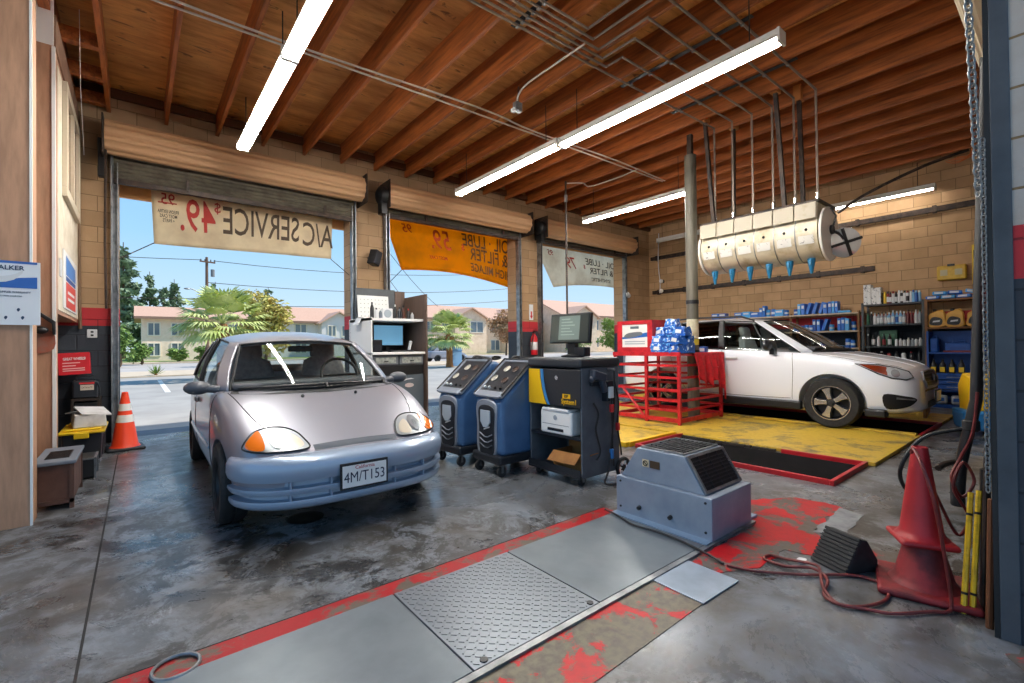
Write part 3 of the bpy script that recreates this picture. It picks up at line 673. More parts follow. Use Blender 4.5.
for sd in (-1, 1):
    # diagonal view of each front corner: u runs toward the nose, v up
    u = V((-sd * r2, -r2, 0)); v = V((0, 0, 1)); dr_ = V((-sd * r2, r2, 0))
    org = V((0, 0, 0)) - dr_ * 5
    if (-(u.cross(v))).dot(dr_) < 0: u = -u; sg = -1
    else: sg = 1
    def pts(P): return [(sg * a, z) for a, z in P]
    # a = u.p with u toward the nose: rear tip (|x|=.88,s=.60) -> -(.88+.60)... measured as -x-s
    def A(x, s): return (-x * r2 - s * r2)
    hl = patch(tb, pts([(A(.885, .62), .885), (A(.84, .36), .868), (A(.76, .20), .828), (A(.68, .11), .785), (A(.66, .09), .715), (A(.74, .14), .690), (A(.82, .26), .705), (A(.86, .40), .765)]), org, u, v, off=.010, name='headlight', mat=M('suv_lamp', '#c9d0d6', .2, .3, coat=.6), par=suv, rings=7)
    MB().tube([V(p.co) for p in hl.data.vertices][-8:], .008, 6, closed=True).out('lamp_seal', BLACK, hl)
    patch(tb, pts([(A(.88, .58), .878), (A(.84, .37), .855), (A(.81, .31), .84), (A(.83, .31), .74), (A(.86, .42), .785)]), org, u, v, off=.016, name='turn_signal', mat=M('amber_dark', '#7f2c10', .15, coat=1), par=hl, rings=5)
    patch(tb, pts([(A(.79, .24) + .045 * math.cos(i * PI / 8), .765 + .045 * math.sin(i * PI / 8)) for i in range(16)]), org, u, v, off=.02, name='projector', mat=LENS, par=hl, rings=3)
    fg = patch(tb, smooth_poly(pts([(A(.86, .34), .50), (A(.76, .16), .485), (A(.66, .09), .46), (A(.64, .08), .42), (A(.74, .14), .345), (A(.85, .30), .32)]), 4), org, u, v, off=.010, name='fog_lamp_recess', mat=BLACK, par=suv, rings=10)
    patch(tb, pts([(A(.80, .24), .47), (A(.66, .09), .45), (A(.66, .09), .425), (A(.80, .24), .44)]), org, u, v, off=.014, name='fog_lamp_trim', mat=STEEL, par=fg, rings=3)
    S = ((sd * 3, 0, 0), (0, sd, 0), (0, 0, 1)); q = lambda P: [(a * sd, b) for a, b in P]
    seam(tb, q([(1.42, 1.04), (1.40, .75), (1.42, .36)]), *S, 'door_gap', suv); seam(tb, q([(2.46, 1.08), (2.50, .75), (2.48, .36)]), *S, 'door_gap', suv); seam(tb, q([(3.40, 1.1), (3.34, .8), (3.1, .40)]), *S, 'door_gap', suv)
    seam(tb, q([(1.44, .37), (2.2, .36), (3.1, .38)]), *S, 'door_gap', suv)
    MB().bx(min(sd * .80, sd * .905), max(sd * .80, sd * .905), 1.30, 3.22, .215, .335).out('sill_cladding', BLACK, suv, smooth=0, bev=.02)
    for y in (2.28, 3.25): MB().box((sd * .905, y, .945), (.035, .19, .04)).out('door_handle', M('handle_white', '#d6d9de', .35), suv, bev=.014)
    MB().bx(min(sd * .70, sd * .885), max(sd * .70, sd * .885), .34, .56, .20, .30).out('lower_cladding', BLACK, suv, smooth=0, bev=.02)
    mm = MB(); mm.sph((sd * 1.0, 1.70, 1.145), .12, 16, (.95, .55, .72)); mm.box((sd * .90, 1.66, 1.05), (.09, .07, .09)); mm.out('side_mirror', M('mirror_dark', '#23282f', .3, coat=.5), suv, smooth=60)
    rl = MB(); rl.tube([(sd * .60, 2.05, 1.54), (sd * .60, 2.25, 1.612), (sd * .60, 3.0, 1.628), (sd * .59, 3.85, 1.598), (sd * .58, 4.0, 1.52)], .016, 8); rl.out('roof_rail', BLACK, suv)
    wheel(suv, (sd * .79, .935, .342), .342, .22, .225, sd, 'alloy'); wheel(suv, (sd * .79, 3.575, .342), .342, .22, .225, sd, 'alloy')
T = ((0, 0, 3), (1, 0, 0), (0, 1, 0))
for sd in (-1, 1): seam(tb, [(sd * .62, .22), (sd * .78, .55), (sd * .82, 1.0), (sd * .80, 1.18)], *T, 'hood_gap', suv); seam(tb, [(sd * .30, .14), (sd * .42, .6), (sd * .5, 1.0)], *T, 'hood_crease', suv, r=.006, mat=CARW)
cols = [((0, .98, 1.055), (0, 1.82, 1.545)), ((.70, 1.20, 1.035), (.56, 1.95, 1.515)), ((.80, 1.32, 1.03), (.635, 2.03, 1.515)), ((.83, 2.42, 1.075), (.66, 2.50, 1.555)), ((.832, 2.52, 1.08), (.66, 2.58, 1.555)), ((.83, 3.30, 1.11), (.65, 3.26, 1.54)), ((.828, 3.42, 1.115), (.648, 3.36, 1.538)), ((.80, 4.02, 1.14), (.62, 3.92, 1.51)), ((.72, 4.40, 1.14), (.56, 4.15, 1.495)), ((0, 4.50, 1.14), (0, 4.25, 1.53))]
greenhouse(cols, [('windscreen', GLASS), ('pillar', CARW), ('side_window', GLASS), ('pillar', BLACK), ('side_window', TINT), ('pillar', BLACK), ('side_window', TINT), ('pillar', CARW), ('rear_window', TINT)], (0, 2.8, 1.615), CARW, suv, None)
SEATL = M('seat_pale', '#8f9290', .8)
for x in (-.4, .4): seat(suv, x, 2.20, .95, .5, .50, SEATL); seat(suv, x, 3.1, 1.0, .5, .5, INT)
MB().box((0, 1.36, 1.09), (1.35, .35, .06)).out('dashboard', INT, suv, bev=.02)
sw = MB(); sw.torus((.4, 1.78, 1.13), .18, .014, R_); sw.out('steering_wheel', BLACK, suv)
for x0, x1 in ((-.62, -.02), (.02, .62)):
    f = lambda x: quadc((0, .965, 1.065), (.70, 1.185, 1.045), x / .70)
    MB().tube([f(x0 + (x1 - x0) * t / 6) + V((0, -.006, .018)) for t in range(7)], .009, 6).out('wiper', BLACK, suv)
MB().tube([(.80, 1.34, 1.05), (.82, 1.75, 1.07), (.70, 1.80, 1.40)], .008, 6).out('window_divider', BLACK, suv)
MB().tube([(-.80, 1.78, 1.06), (-.70, 2.02, 1.48)], .012, 6).out('window_divider', BLACK, suv)
TUBE, nt, b = nodes('lamp_tube'); b.inputs['Emission Color'].default_value = (1, .96, .90, 1); b.inputs['Emission Strength'].default_value = 112
b.inputs['Base Color'].default_value = (1, 1, 1, 1)
TUBE_OFF = M('tube_off', '#d9d6cc', .3)
FIXW = M('fixture_white', '#dcd9d0', .45)
def fixture(label, x, y0, y1, z, group='fluorescent fixtures', tube=TUBE, side=None, tubes=(-.034, .034), loc=None):
    t = thing('fluorescent_light', label, 'ceiling light', (x, (y0 + y1) / 2, z), 0, group)
    L = abs(y1 - y0) / 2
    m = MB(); m.bx(-.05, .05, -L, L, .045, .10); m.prism([(-.078, .012), (-.076, .006), (-.04, .036), (.04, .036), (.076, .006), (.078, .012), (.05, .05), (-.05, .05)], L * 2, frame((0, L, 0), (1, 0, 0), (0, 0, 1))); m.out('housing', FIXW, t, smooth=0, bev=.004)
    for q in tubes:
        MB().cyl((q, -L + .03, 0), (q, L - .03, 0), .019, n=10).out('tube', tube, t)
    for s in (-1, 1): MB().bx(-.07, .07, s * L - .012, s * L + .012, -.025, .095).out('end_cap', FIXW, t, smooth=0, bev=.003)
    m = MB()
    for s in (-.8, .8): m.cyl((0, s * L, .09), (0, s * L, jz(x) - z + .02), .006, n=6)
    m.out('hanger', DSTEEL, t)
    return t
fixture('lit fluorescent fixture over the silver car, end nearest the left roll-up door', 1.08, 4.50, 6.90, 3.85)
fixture('lit fluorescent fixture over the silver car, end leaving the top of the photo', 1.08, 2.05, 4.47, 3.85)
fixture('lit fluorescent fixture over the cart, half nearest the roll-up doors', 4.33, 4.30, 6.75, 3.85)
fixture('lit fluorescent fixture over the dynamometer cabinet, half with exposed end bracket', 4.36, 1.60, 4.27, 3.85)
fixture('lit fluorescent fixture ending at the steel column', 7.45, 4.20, 6.65, 3.85)
# ------------------------------------------------------------------ refrigerant machines
BLUEP = M('machine_blue', '#446994', .35, c2='#3c5f88', scale=5)
SILP = M('machine_silver', '#8c939f', .35, .3)
DARKP = M('dark_panel', '#1e2229', .35)
GREYD = M('charcoal_metal', '#5f6771', .45, .2, c2='#535a63', scale=8)
PALE = M('pale_plastic', '#d3d6d8', .4)
def caster(par, x, y, r, name='caster'):
    c = MB(); c.cyl((x, y - .014, r), (x, y + .014, r), r, n=18); o = c.out(name, RUB, par, bev=.004)
    f = MB(); f.bx(x - .012, x + .012, y - .022, y - .018, r * .8, r * 2.1); f.bx(x - .012, x + .012, y + .018, y + .022, r * .8, r * 2.1); f.bx(x - .03, x + .03, y - .024, y + .024, r * 2.1, r * 2.2); f.cyl((x, y - .026, r), (x, y + .026, r), .008, n=8)
    f.out('fork', STEEL, o, smooth=0); return o
def ac_machine(label, x, y, rz):
    t = thing('refrigerant_machine', label, 'service machine', (x, y, 0), rz, 'refrigerant service machines')
    W = .215
    side = [(.0, .19), (.60, .19), (.60, .90), (.54, 1.04), (.42, 1.06), (.03, .735), (.0, .68)]
    MB().prism(side, W * 2, frame((0, W, 0), (1, 0, 0), (0, 0, 1))).out('body', BLUEP, t, smooth=0, bev=.045, seg=4)
    fr = smooth_poly([(-.145, .20), (-.155, .45), (-.165, .64), (-.10, .70), (0, .715), (.10, .70), (.165, .64), (.155, .45), (.145, .20), (0, .195)], 4)
    MB().prism(fr, .05, frame((.035, .015, 0), (0, -1, 0), (0, 0, 1))).out('front_shell', SILP, t, bev=.012)
    ins = smooth_poly([(-.105, .21), (-.115, .45), (-.12, .62), (0, .66), (.12, .62), (.115, .45), (.105, .21), (0, .20)], 4)
    ip = MB().prism(ins, .012, frame((-.014, 0, 0), (0, -1, 0), (0, 0, 1))).out('front_inset', DARKP, t, bev=.004)
    sh = [(-.075, .61), (.075, .61), (.08, .50), (.03, .445), (-.03, .445), (-.08, .50)]
    MB().prism(sh, .012, frame((-.026, 0, 0), (0, -1, 0), (0, 0, 1))).out('display_window', M('display_window', '#aab6c2', .2, coat=.5), ip, smooth=0, bev=.004)
    MB().tube([(-.028, .03, .425), (-.028, -.06, .455)], .006, 6).out('badge_strip', PALE, ip)
    for k, z in enumerate((.37, .32, .27)):
        MB().tube([(-.028, .10, z + .018), (-.030, .02, z - .014), (-.030, -.03, z - .014), (-.028, -.10, z + .018)], .006, 6).out('chevron_rib', SILP if k < 2 else GREYD, ip)
    cp = frame((.01, 0, .745), (0, -1, 0), (.77, 0, .638)); L = .50
    pf = MB()
    for q0, q1, q2, q3 in ((-.225, -.185, -.02, L + .02), (.185, .225, -.02, L + .02), (-.185, .185, L - .03, L + .02), (-.185, .185, -.03, .05)):
        pf.prism([(q0, q2), (q1, q2), (q1, q3), (q0, q3)], .03, cp @ Matrix.Translation((0, 0, -.008)))
    pf.out('panel_frame', SILP, t, smooth=0, bev=.010)
    MB().prism([(-.185, .05), (.185, .05), (.185, L - .03), (-.185, L - .03)], .012, cp).out('control_panel', DARKP, t, smooth=0)
    MB().tube([cp @ V(q) for q in ((-.215, .0, .02), (-.215, L, .022), (.215, L, .022), (.215, .0, .02))], .013, 7).out('panel_edge', BLACK, t)
    for gx, gy in ((-.11, .22), (-.04, .36), (.09, .36), (.07, .20)):
        g = MB().lathe([(0, .014), (.036, .014), (.042, .022), (.036, .024), (.034, .018), (0, .018)], (0, 0, 0), 20)
        o = g.out('gauge', M('gauge_face', '#b9b3a6', .3) if gx < 0 else M('gauge_dark', '#4a3a34', .3), t); o.matrix_local = cp @ Matrix.Translation((gx, gy, 0))
    for kx in (-.13, -.06, .03, .11):
        o = MB().cyl((0, 0, .012), (0, 0, .032), .013, n=12).out('knob', BLACK if kx > 0 else PALE, t); o.matrix_local = cp @ Matrix.Translation((kx, .09, 0))
    MB().tube(crom([(.42, .17, 1.05), (.47, .17, 1.10), (.58, .15, 1.09), (.62, .0, 1.07), (.58, -.15, 1.09), (.47, -.17, 1.10), (.42, -.17, 1.05)], 5), .014, 8).out('push_handle', BLACK, t)
    v = MB()
    for k in range(4): v.box((.40 + k * .035, -.216, .93 + k * .012), (.014, .008, .07), (0, .5, 0))
    v.out('side_vent', DARKP, t, smooth=0)['kind'] = 'stuff'
    MB().bx(-.035, .62, -.225, .225, .115, .20).out('base', DARKP, t, smooth=0, bev=.02)
    for px_, py_ in ((.02, .175), (.02, -.175)): caster(t, px_, py_, .05)
    for py_ in (.205, -.205):
        MB().cyl((.50, py_ - .018, .09), (.50, py_ + .018, .09), .088, n=24).out('rear_wheel', RUB, t, bev=.006)
    MB().tube(crom([(.60, .1, .9), (.66, .12, .7), (.65, .12, .4), (.60, .1, .3)], 6), .012, 8).out('service_hose', BLACK, t)
    return t
ac_machine('blue and grey wheeled refrigerant machine nearest the silver car', 2.53, 4.17, .05)
ac_machine('blue and grey wheeled refrigerant machine nearest the black printer cart', 2.60, 3.58, .0)
# ------------------------------------------------------------------ emissions analyser cart
c = thing('analyser_cart', 'tall black analyser cart with yellow swoosh door and cables on its side', 'cart', (2.93, 3.012, 0))
sb = MB(); sb.bx(0, .50, .318, .335, .08, 1.02).out('side_panel', GREYD, c, smooth=0, bev=.004)
MB().bx(0, .50, -.335, -.318, .08, 1.02).out('side_panel', GREYD, c, smooth=0, bev=.004)
MB().bx(.485, .50, -.318, .318, .08, 1.02).out('back_panel', GREYD, c, smooth=0)
MB().bx(-.02, .52, -.345, .345, 1.02, 1.105).out('top_slab', M('top_slab', '#2a2e34', .4), c, smooth=0, bev=.025, seg=3)
MB().bx(.0, .485, -.318, .318, .395, .415).out('shelf', DARKP, c, smooth=0)
tr_ = MB(); tr_.bx(-.03, .50, -.33, .33, .075, .095); tr_.bx(-.03, -.015, -.33, .33, .095, .15); tr_.out('tray', DARKP, c, smooth=0, bev=.004)
MB().bx(.01, .485, -.318, .318, .68, .70).out('inner_floor', DARKP, c, smooth=0)
d = MB().bx(-.012, .006, -.330, .330, .675, 1.005).out('door', M('door_black', '#24272c', .35), c, smooth=0, bev=.006)
YB = M('logo_yellow', '#e9b713', .4); BB = M('logo_blue', '#3c7fb8', .4)
fm_ = frame((-.0135, 0, 0), (0, -1, 0), (0, 0, 1))
MB().prism([(-.325, .68), (-.325, 1.0), (-.17, 1.0), (-.165, .92), (-.145, .82), (-.11, .72), (-.085, .68)], .003, fm_).out('yellow_panel', YB, d, smooth=0)
MB().prism([(-.165, 1.0), (-.125, 1.0), (-.12, .92), (-.10, .82), (-.065, .72), (-.04, .68), (-.07, .68), (-.098, .72), (-.135, .82), (-.158, .92)], .003, fm_).out('blue_stripe', BB, d, smooth=0)
o = MB().cyl((-.012, -.05, .93), (-.02, -.05, .93), .018, n=14).out('lock', CHROME, d)
MB().prism([(.12, .75), (.215, .75), (.215, .79), (.12, .79)], .002, fm_).out('badge', YB, d, smooth=0)
text('ESP', .034, frame((-.0165, -.167, .77), (0, -1, 0), (0, 0, 1)), BLACK, d, bold=.001)
text('System1', .062, frame((-.0165, -.20, .722), (0, -1, 0), (0, 0, 1)), YB, d, bold=.001, sx=.9)
for x, y in ((.06, .27), (.06, -.27), (.44, .27)): caster(c, x, y, .038)
rw = MB(); rw.torus((.50, -.375, .10), .082, .017, 'Y', 28, 8); rw.cyl((.50, -.385, .10), (.50, -.365, .10), .03, n=14)
rwo = rw.out('rear_wheel', RUB, c); m = MB()
for i in range(6): a = i * PI / 3; m.tube([(.50, -.375, .10), (.50 + .075 * math.cos(a), -.375, .10 + .075 * math.sin(a))], .010, 6)
m.out('wheel_spokes', PALE, rwo)
ho = MB(); ho.bx(.10, .34, -.365, -.335, .86, .90); ho.bx(.26, .36, -.40, -.335, .72, .90); ho.out('holster', DARKP, c, smooth=0, bev=.006)
gun = MB(); gun.box((.16, -.385, .95), (.17, .06, .075), (0, .25, 0)); gun.box((.22, -.385, .87), (.05, .045, .14), (0, -.35, 0)); gun.cyl((.06, -.385, .92), (.10, -.385, .935), .03, .022); gun.out('probe_gun', M('probe_gun', '#3a414d', .4), c, bev=.012)
MB().box((.30, -.40, .80), (.06, .04, .10)).out('white_meter', PALE, c, bev=.006)
MB().cyl((.34, -.345, 1.0), (.34, -.42, 1.0), .012).out('hook', STEEL, c)
def cable(par, pts, r, mat, nm='cable'): return MB().tube(crom(pts, 8), r, 7).out(nm, mat, par)
cable(c, [(.34, -.41, 1.0), (.33, -.42, .8), (.35, -.38, .45), (.30, -.37, .12), (.20, -.42, .02), (.38, -.50, .015), (.52, -.55, .015)], .009, BLACK)
cable(c, [(.12, -.36, .72), (.16, -.38, .62), (.15, -.36, .48), (.18, -.38, .30), (.15, -.36, .22)], .009, BLACK)
cable(c, [(.30, -.41, .76), (.32, -.40, .55), (.36, -.37, .32), (.36, -.38, .14)], .008, BLACK)
cable(c, [(.42, -.345, .92), (.45, -.37, .7), (.43, -.37, .5), (.47, -.37, .30), (.47, -.38, .22)], .008, BLACK)
for p, mt_ in (((.31, -.405, .66), 'c'), ((.435, -.37, .48), 'c')): MB().box(p, (.035, .03, .07)).out('red_connector', M('connector_red', '#c8282c', .4), c, bev=.006)
MB().box((.34, -.375, .25), (.035, .03, .09)).out('blue_connector', M('connector_blue', '#2f7cc4', .4), c, bev=.008)
o = thing('computer_monitor', 'flat black monitor standing on top of the analyser cart', 'monitor', (3.24, 3.09, 1.1055), .05)
MB().lathe([(0, 0), (.11, 0), (.11, .012), (.03, .03)], (0.02, 0, 0), 20).out('foot', BLACK, o)
MB().bx(.0, .06, -.05, .05, .012, .20).out('stand', BLACK, o, smooth=0, bev=.01)
MB().box((.05, -.10, .05), (.10, .12, .09)).out('cable_box', DARKP, o, bev=.01)
h = MB().box((0, 0, .275), (.04, .50, .29), (0, .12, 0)).out('screen_housing', BLACK, o, bev=.008)
scr = frame((-.0215, 0, .275), (0, -1, 0), (.12, 0, .993))
MB().prism([(-.235, -.13), (.235, -.13), (.235, .13), (-.235, .13)], .002, scr).out('screen', M('screen_dim', '#3a4442', .12), h, smooth=0)
MB().prism([(-.13, -.11), (.13, -.11), (.13, .12), (-.13, .12)], .002, scr @ Matrix.Translation((0, 0, .001))).out('screen_window', M('screen_page', '#71807a', .15, emit=.25), h, smooth=0)
ln = MB()
for k in range(6): ln.prism([(-.10, .085 - k * .03), (-.10 + (.11 + .03 * (k % 3)), .085 - k * .03), (-.10 + (.11 + .03 * (k % 3)), .094 - k * .03), (-.10, .094 - k * .03)], .001, scr @ Matrix.Translation((0, 0, .0035)))
ln.out('screen_lines', M('screen_lines', '#9fb3a8', .3), h, smooth=0)['kind'] = 'stuff'
p = thing('laser_printer', 'white laser printer on the middle shelf of the black cart', 'printer', (3.12, 3.0, .4155))
MB().bx(-.19, .17, -.2, .2, .0, .215).out('case', WHITE, p, smooth=0, bev=.02, seg=3)
MB().bx(-.2, -.05, -.17, .17, .205, .235).out('lid', M('printer_lid', '#dfe0e2', .4), p, smooth=0, bev=.01)
MB().bx(-.193, -.186, -.1, .1, .03, .055).out('paper_slot', DARKP, p, smooth=0)
MB().bx(-.192, -.188, -.17, .17, .085, .09).out('tray_gap', M('tray_gap', '#8a8d92', .5), p, smooth=0)
MB().cyl((-.19, .0, .15), (-.194, .0, .15), .022, n=16).out('round_badge', M('printer_badge', '#9aa2ad', .4), p)
CARD = M('cardboard', '#a5713c', .85, c2='#8f5f31', scale=7)
b_ = thing('cardboard_box', 'open brown cardboard box in the bottom tray of the black cart', 'box', (3.13, 2.93, .0955), .1)
w_ = MB(); w_.bx(-.14, -.135, -.16, .16, 0, .16); w_.bx(.135, .14, -.16, .16, 0, .16); w_.bx(-.14, .14, -.16, -.155, 0, .16); w_.bx(-.14, .14, .155, .16, 0, .16); w_.bx(-.14, .14, -.16, .16, 0, .005); w_.out('carton', CARD, b_, smooth=0)
MB().box((.13, .03, .23), (.006, .31, .15), (0, .1, 0)).out('flap', CARD, b_, smooth=0)
MB().box((-.19, 0, .125), (.006, .31, .12), (0, .9, 0)).out('flap', CARD, b_, smooth=0)
MB().box((.0, -.21, .14), (.26, .006, .11), (.9, 0, 0)).out('flap', CARD, b_, smooth=0)
# ------------------------------------------------------------------ dynamometer blower cabinet
GALV = M('blue_grey_sheet', '#99a5b4', .42, .3, c2='#8493a5', scale=5, lo=.35, hi=.7)
GRM = M('grill_black', '#14161a', .5, .3)
c = thing('blower_cabinet', 'low grey sheet metal blower cabinet with slanted black grills ending the floor strip', 'machine', (2.70, 1.42, .0))
MB().bx(0, .53, 0, .72, .012, .272).out('base_box', GALV, c, smooth=0, bev=.006)
prof = [(.065, .272), (.70, .272), (.56, .49), (.20, .49)]
MB().prism(prof, .49, frame((.035, 0, 0), (0, 1, 0), (0, 0, 1)) @ Matrix.Translation((0, 0, 0))).out('hood', GALV, c, smooth=0, bev=.004)
def grill(p0, u, v, a, b, nm):
    m4 = frame(p0, u, v); f = MB(); e = .018 if 'end' in nm else .008
    for x0, x1, y0, y1 in ((0, a, 0, e), (0, a, b - e, b), (0, e, e, b - e), (a - e, a, e, b - e)): f.prism([(x0, y0), (x1, y0), (x1, y1), (x0, y1)], .012, m4)
    q = f.out(nm, STEEL, c, smooth=0)
    MB().prism([(e, e), (a - e, e), (a - e, b - e), (e, b - e)], .002, m4).out('mesh_back', GRM, q, smooth=0)
    g = MB()
    for k in range(1, 9): y = e + (b - 2 * e) * k / 9; g.prism([(e, y - .004), (a - e, y - .004), (a - e, y + .004), (e, y + .004)], .009, m4)
    for k in range(1, 4): x = a * k / 4; g.prism([(x - .003, e), (x + .003, e), (x + .003, b - e), (x - .003, b - e)], .010, m4)
    g.out('grill_bars', M('grill_bars', '#2b2e33', .45, .4), q, smooth=0)['kind'] = 'stuff'
grill((.045, .062, .276), (1, 0, 0), (0, .135, .216), .47, .25, 'end_grill')
grill((.055, .215, .491), (1, 0, 0), (0, 1, 0), .45, .33, 'top_grill')
sg = MB(); sg.bx(.030, .034, .465, .515, .37, .42).out('warning_plate', M('tag_yellow', '#d8c7a0', .5), c, smooth=0)
ms = MB(); ms.torus((.028, .49, .395), .017, .003, 'X', 16, 5); ms.tube([(.028, .478, .383), (.028, .502, .407)], .003, 5); ms.out('warning_mark', BLACK, c)
MB().bx(.030, .034, .38, .455, .37, .42).out('rating_plate', M('tag_bronze', '#5a4a3a', .4, .4), c, smooth=0)
bo = MB()
for y, z in ((.04, .24), (.68, .24), (.04, .06), (.68, .06)): MB().cyl((.003, y, z), (-.006, y, z), .008, n=8).out('bolt', BLACK, c)
for y in (.28, .52): MB().cyl((.002, y, .09), (-.02, y, .085), .014, n=10).out('knock_out', BLACK, c)
MB().bx(-.07, .0, .0, .72, .0125, .02).out('foot_flange', M('blue_flange', '#8fa9c4', .4, .4), c, smooth=0)
MB().bx(.53, .66, .02, .12, .004, .02).out('floor_tab', M('blue_flange', '#8fa9c4'), c, smooth=0)
o = MB().tube(crom([(2.62, 2.18, .03), (2.60, 2.05, .025), (2.55, 1.89, .022), (2.57, 1.72, .022), (2.56, 1.56, .022), (2.53, 1.43, .024), (2.51, 1.33, .02), (2.49, 1.25, .012)], 6), .007, 7).out('extension_cable', BLACK)
tag(o, 'thin black cord lying across the grey deck plate in front of the blower cabinet', 'cord')
# ------------------------------------------------------------------ air hose, chock, cones
HOSE = M('hose_red', '#7a2a28', .5, c2='#5a1e1d', scale=20)
pts = [(2.49, 1.23), (2.54, 1.10), (2.69, .92), (2.86, .77), (2.89, .68), (2.85, .61), (2.71, .59), (2.57, .64), (2.51, .72), (2.58, .80), (2.73, .86), (2.82, .91), (2.81, 1.05), (2.79, 1.13), (2.72, 1.13), (2.715, 1.02), (2.77, .91), (2.70, .82), (2.55, .79), (2.505, .72), (2.55, .63), (2.60, .54), (2.74, .44), (2.80, .39)]
P3 = [(x, y, .011 + (.014 if 8 < i < 12 else 0) + (.012 if 15 < i < 18 else 0)) for i, (x, y) in enumerate(pts)] + [(2.83, .38, .05), (2.80, .40, .30), (2.74, .42, .52), (2.76, .46, .66), (2.84, .50, .71), (2.90, .52, .68)]
o = MB().tube(crom(P3, 7), .0075, 8).out('air_hose', HOSE); tag(o, 'dark red air hose looping over the floor and up to the red cones', 'hose')
ch = thing('wheel_chock', 'black ribbed rubber wheel chock on the floor beside the red cones', 'wheel chock', (2.99, .83, 0), -.42)
P = [(-.115, 0), (.115, 0), (.115, .05), (.05, .165), (.015, .175)]; rb = [(-.115, 0), (.115, 0), (.115, .06), (.045, .168), (.0, .178)]
MB().prism(rb, .20, frame((0, .1, 0), (1, 0, 0), (0, 0, 1))).out('wedge', RUB, ch, smooth=0, bev=.008)
r_ = MB()
for k in range(10):
    t = (k + .5) / 10; r_.box((-.115 + .115 * t, 0, .178 * t + .004), (.016, .2, .012), (0, -.99, 0))
r_.out('tread', RUB, ch, smooth=0, bev=.002)['kind'] = 'stuff'
RC = M('cone_dark_red', '#a81c24', .45, c2='#86151c', scale=6, lo=.45, hi=.7); RC2 = M('cone_old_red', '#8a2026', .6, c2='#5f191c', scale=9, lo=.4, hi=.6)
def cone(par_label, loc, rz, h, r0, base, mb, mc, thick=.035, corner=True, nm='traffic_cone', bands=()):
    t = thing(nm, par_label, 'traffic cone', loc, rz)
    MB().bx(-base / 2, base / 2, -base / 2, base / 2, 0, thick).out('base', mb, t, smooth=0, bev=.016, seg=3)
    rt = .031; f = lambda z: r0 + (rt - r0) * (z - thick) / (h - thick)
    MB().lathe([(r0 + .02, thick - .002), (r0 + .006, thick + .012), (f(thick + .03), thick + .03), (f(h * .6), h * .6), (f(h), h), (rt - .006, h + .003), (rt - .012, h - .02)], (0, 0, 0), 36).out('cone', mc, t, smooth=50)
    for z0, z1, m_ in bands: MB().lathe([(f(z0) + .0015, z0), (f(z1) + .0015, z1)], (0, 0, 0), 36, caps=False).out('reflective_band', m_, t, smooth=50)
    return t
cone('worn dark red cone at the bottom of the pair of stacked cones', (3.0, .50, 0), .25, .40, .122, .37, RC2, RC2)
t = cone('bright red cone pushed over another cone, hose draped on its tip', (2.995, .505, .232), .5, .465, .088, .225, RC, RC, .03)
OR = M('cone_orange', '#f0431c', .4); REF = M('reflective_white', '#e3e2de', .3)
cone('orange traffic cone with two white reflective bands beside the open left door', (-.125, 7.45, 0), .1, .70, .135, .37, BLACK, OR, bands=((.335, .425, REF), (.475, .56, REF)))
# ------------------------------------------------------------------ red guard rail, cabinet and column
col_ = thing('steel_column', 'grey round steel column rising from the red guard rail to the ceiling', 'column', (6.77, 3.83, .041))
MB().bx(-.035, .035, -.035, .035, 4.14, 4.47).out('head_post', DSTEEL, col_, smooth=0)
MB().cyl((0, 0, 0), (0, 0, 4.14), .088, n=28).out('shaft', M('column_paint', '#6f6a5c', .5, .2, c2='#5a564b', scale=4, stretch=(4, 4, .6)), col_)
MB().bx(-.14, .14, -.14, .14, 0, .02).out('foot_plate', DSTEEL, col_, smooth=0)
for z in (1.02, 1.80): MB().lathe([(.088, z), (.096, z), (.096, z + .06), (.088, z + .06)], (0, 0, 0), 28).out('strap', BLACK, col_)
MB().lathe([(.0895, 1.26), (.0895, 1.56)], (0, 0, 0), 28, caps=False).out('paper_wrap', M('paper_wrap', '#d8d2b8', .7, c2='#b9b08f', scale=12), col_)
MB().lathe([(.0905, 1.16), (.0905, 1.25)], (0, 0, 0), 28, caps=False).out('yellow_label', M('label_yellow', '#d8c33a', .6), col_)
REDR = M('rail_red', '#c41f2a', .4, c2='#a0161f', scale=9)
rl = thing('guard_rail', 'red tubular guard rail cage round the steel column', 'guard rail', (6.08, 3.66, .04))
X1, Y1 = 1.22, 1.14
for x, y in ((0, 0), (X1, 0), (0, Y1), (X1, Y1), (0, .55)): MB().bx(x - .022, x + .022, y - .022, y + .022, 0, 1.03).out('post', REDR, rl, smooth=0)
for z in (.06, .20, .345, .50, .68, .86):
    for a, b in (((0, 0), (0, Y1)), ((0, 0), (X1, 0)), ((X1, 0), (X1, Y1)), ((0, Y1), (X1, Y1))):
        m = MB(); w2 = .018 if z > .1 else .03
        m.bx(min(a[0], b[0]) - w2 * .6, max(a[0], b[0]) + w2 * .6, min(a[1], b[1]) - w2 * .6, max(a[1], b[1]) + w2 * .6, z - w2, z + w2); m.out('rail', REDR, rl, smooth=0)
MB().tube([(-.005, .60, .08), (-.005, 1.0, .50)], .02, 6).out('brace', REDR, rl)
tm = MB(); tm.bx(-.03, X1 + .03, -.03, .09, 1.0, 1.03); tm.bx(-.03, X1 + .03, .27, Y1 + .03, 1.0, 1.03); tm.bx(-.03, .58, .09, .27, 1.0, 1.03); tm.bx(.80, X1 + .03, .09, .27, 1.0, 1.03); tm.bx(-.03, -.005, -.03, Y1 + .03, 1.03, 1.06)
tm.out('top_tray', REDR, rl, smooth=0)
RAG = M('rag_red', '#d01f2c', .85, c2='#a81822', scale=14)
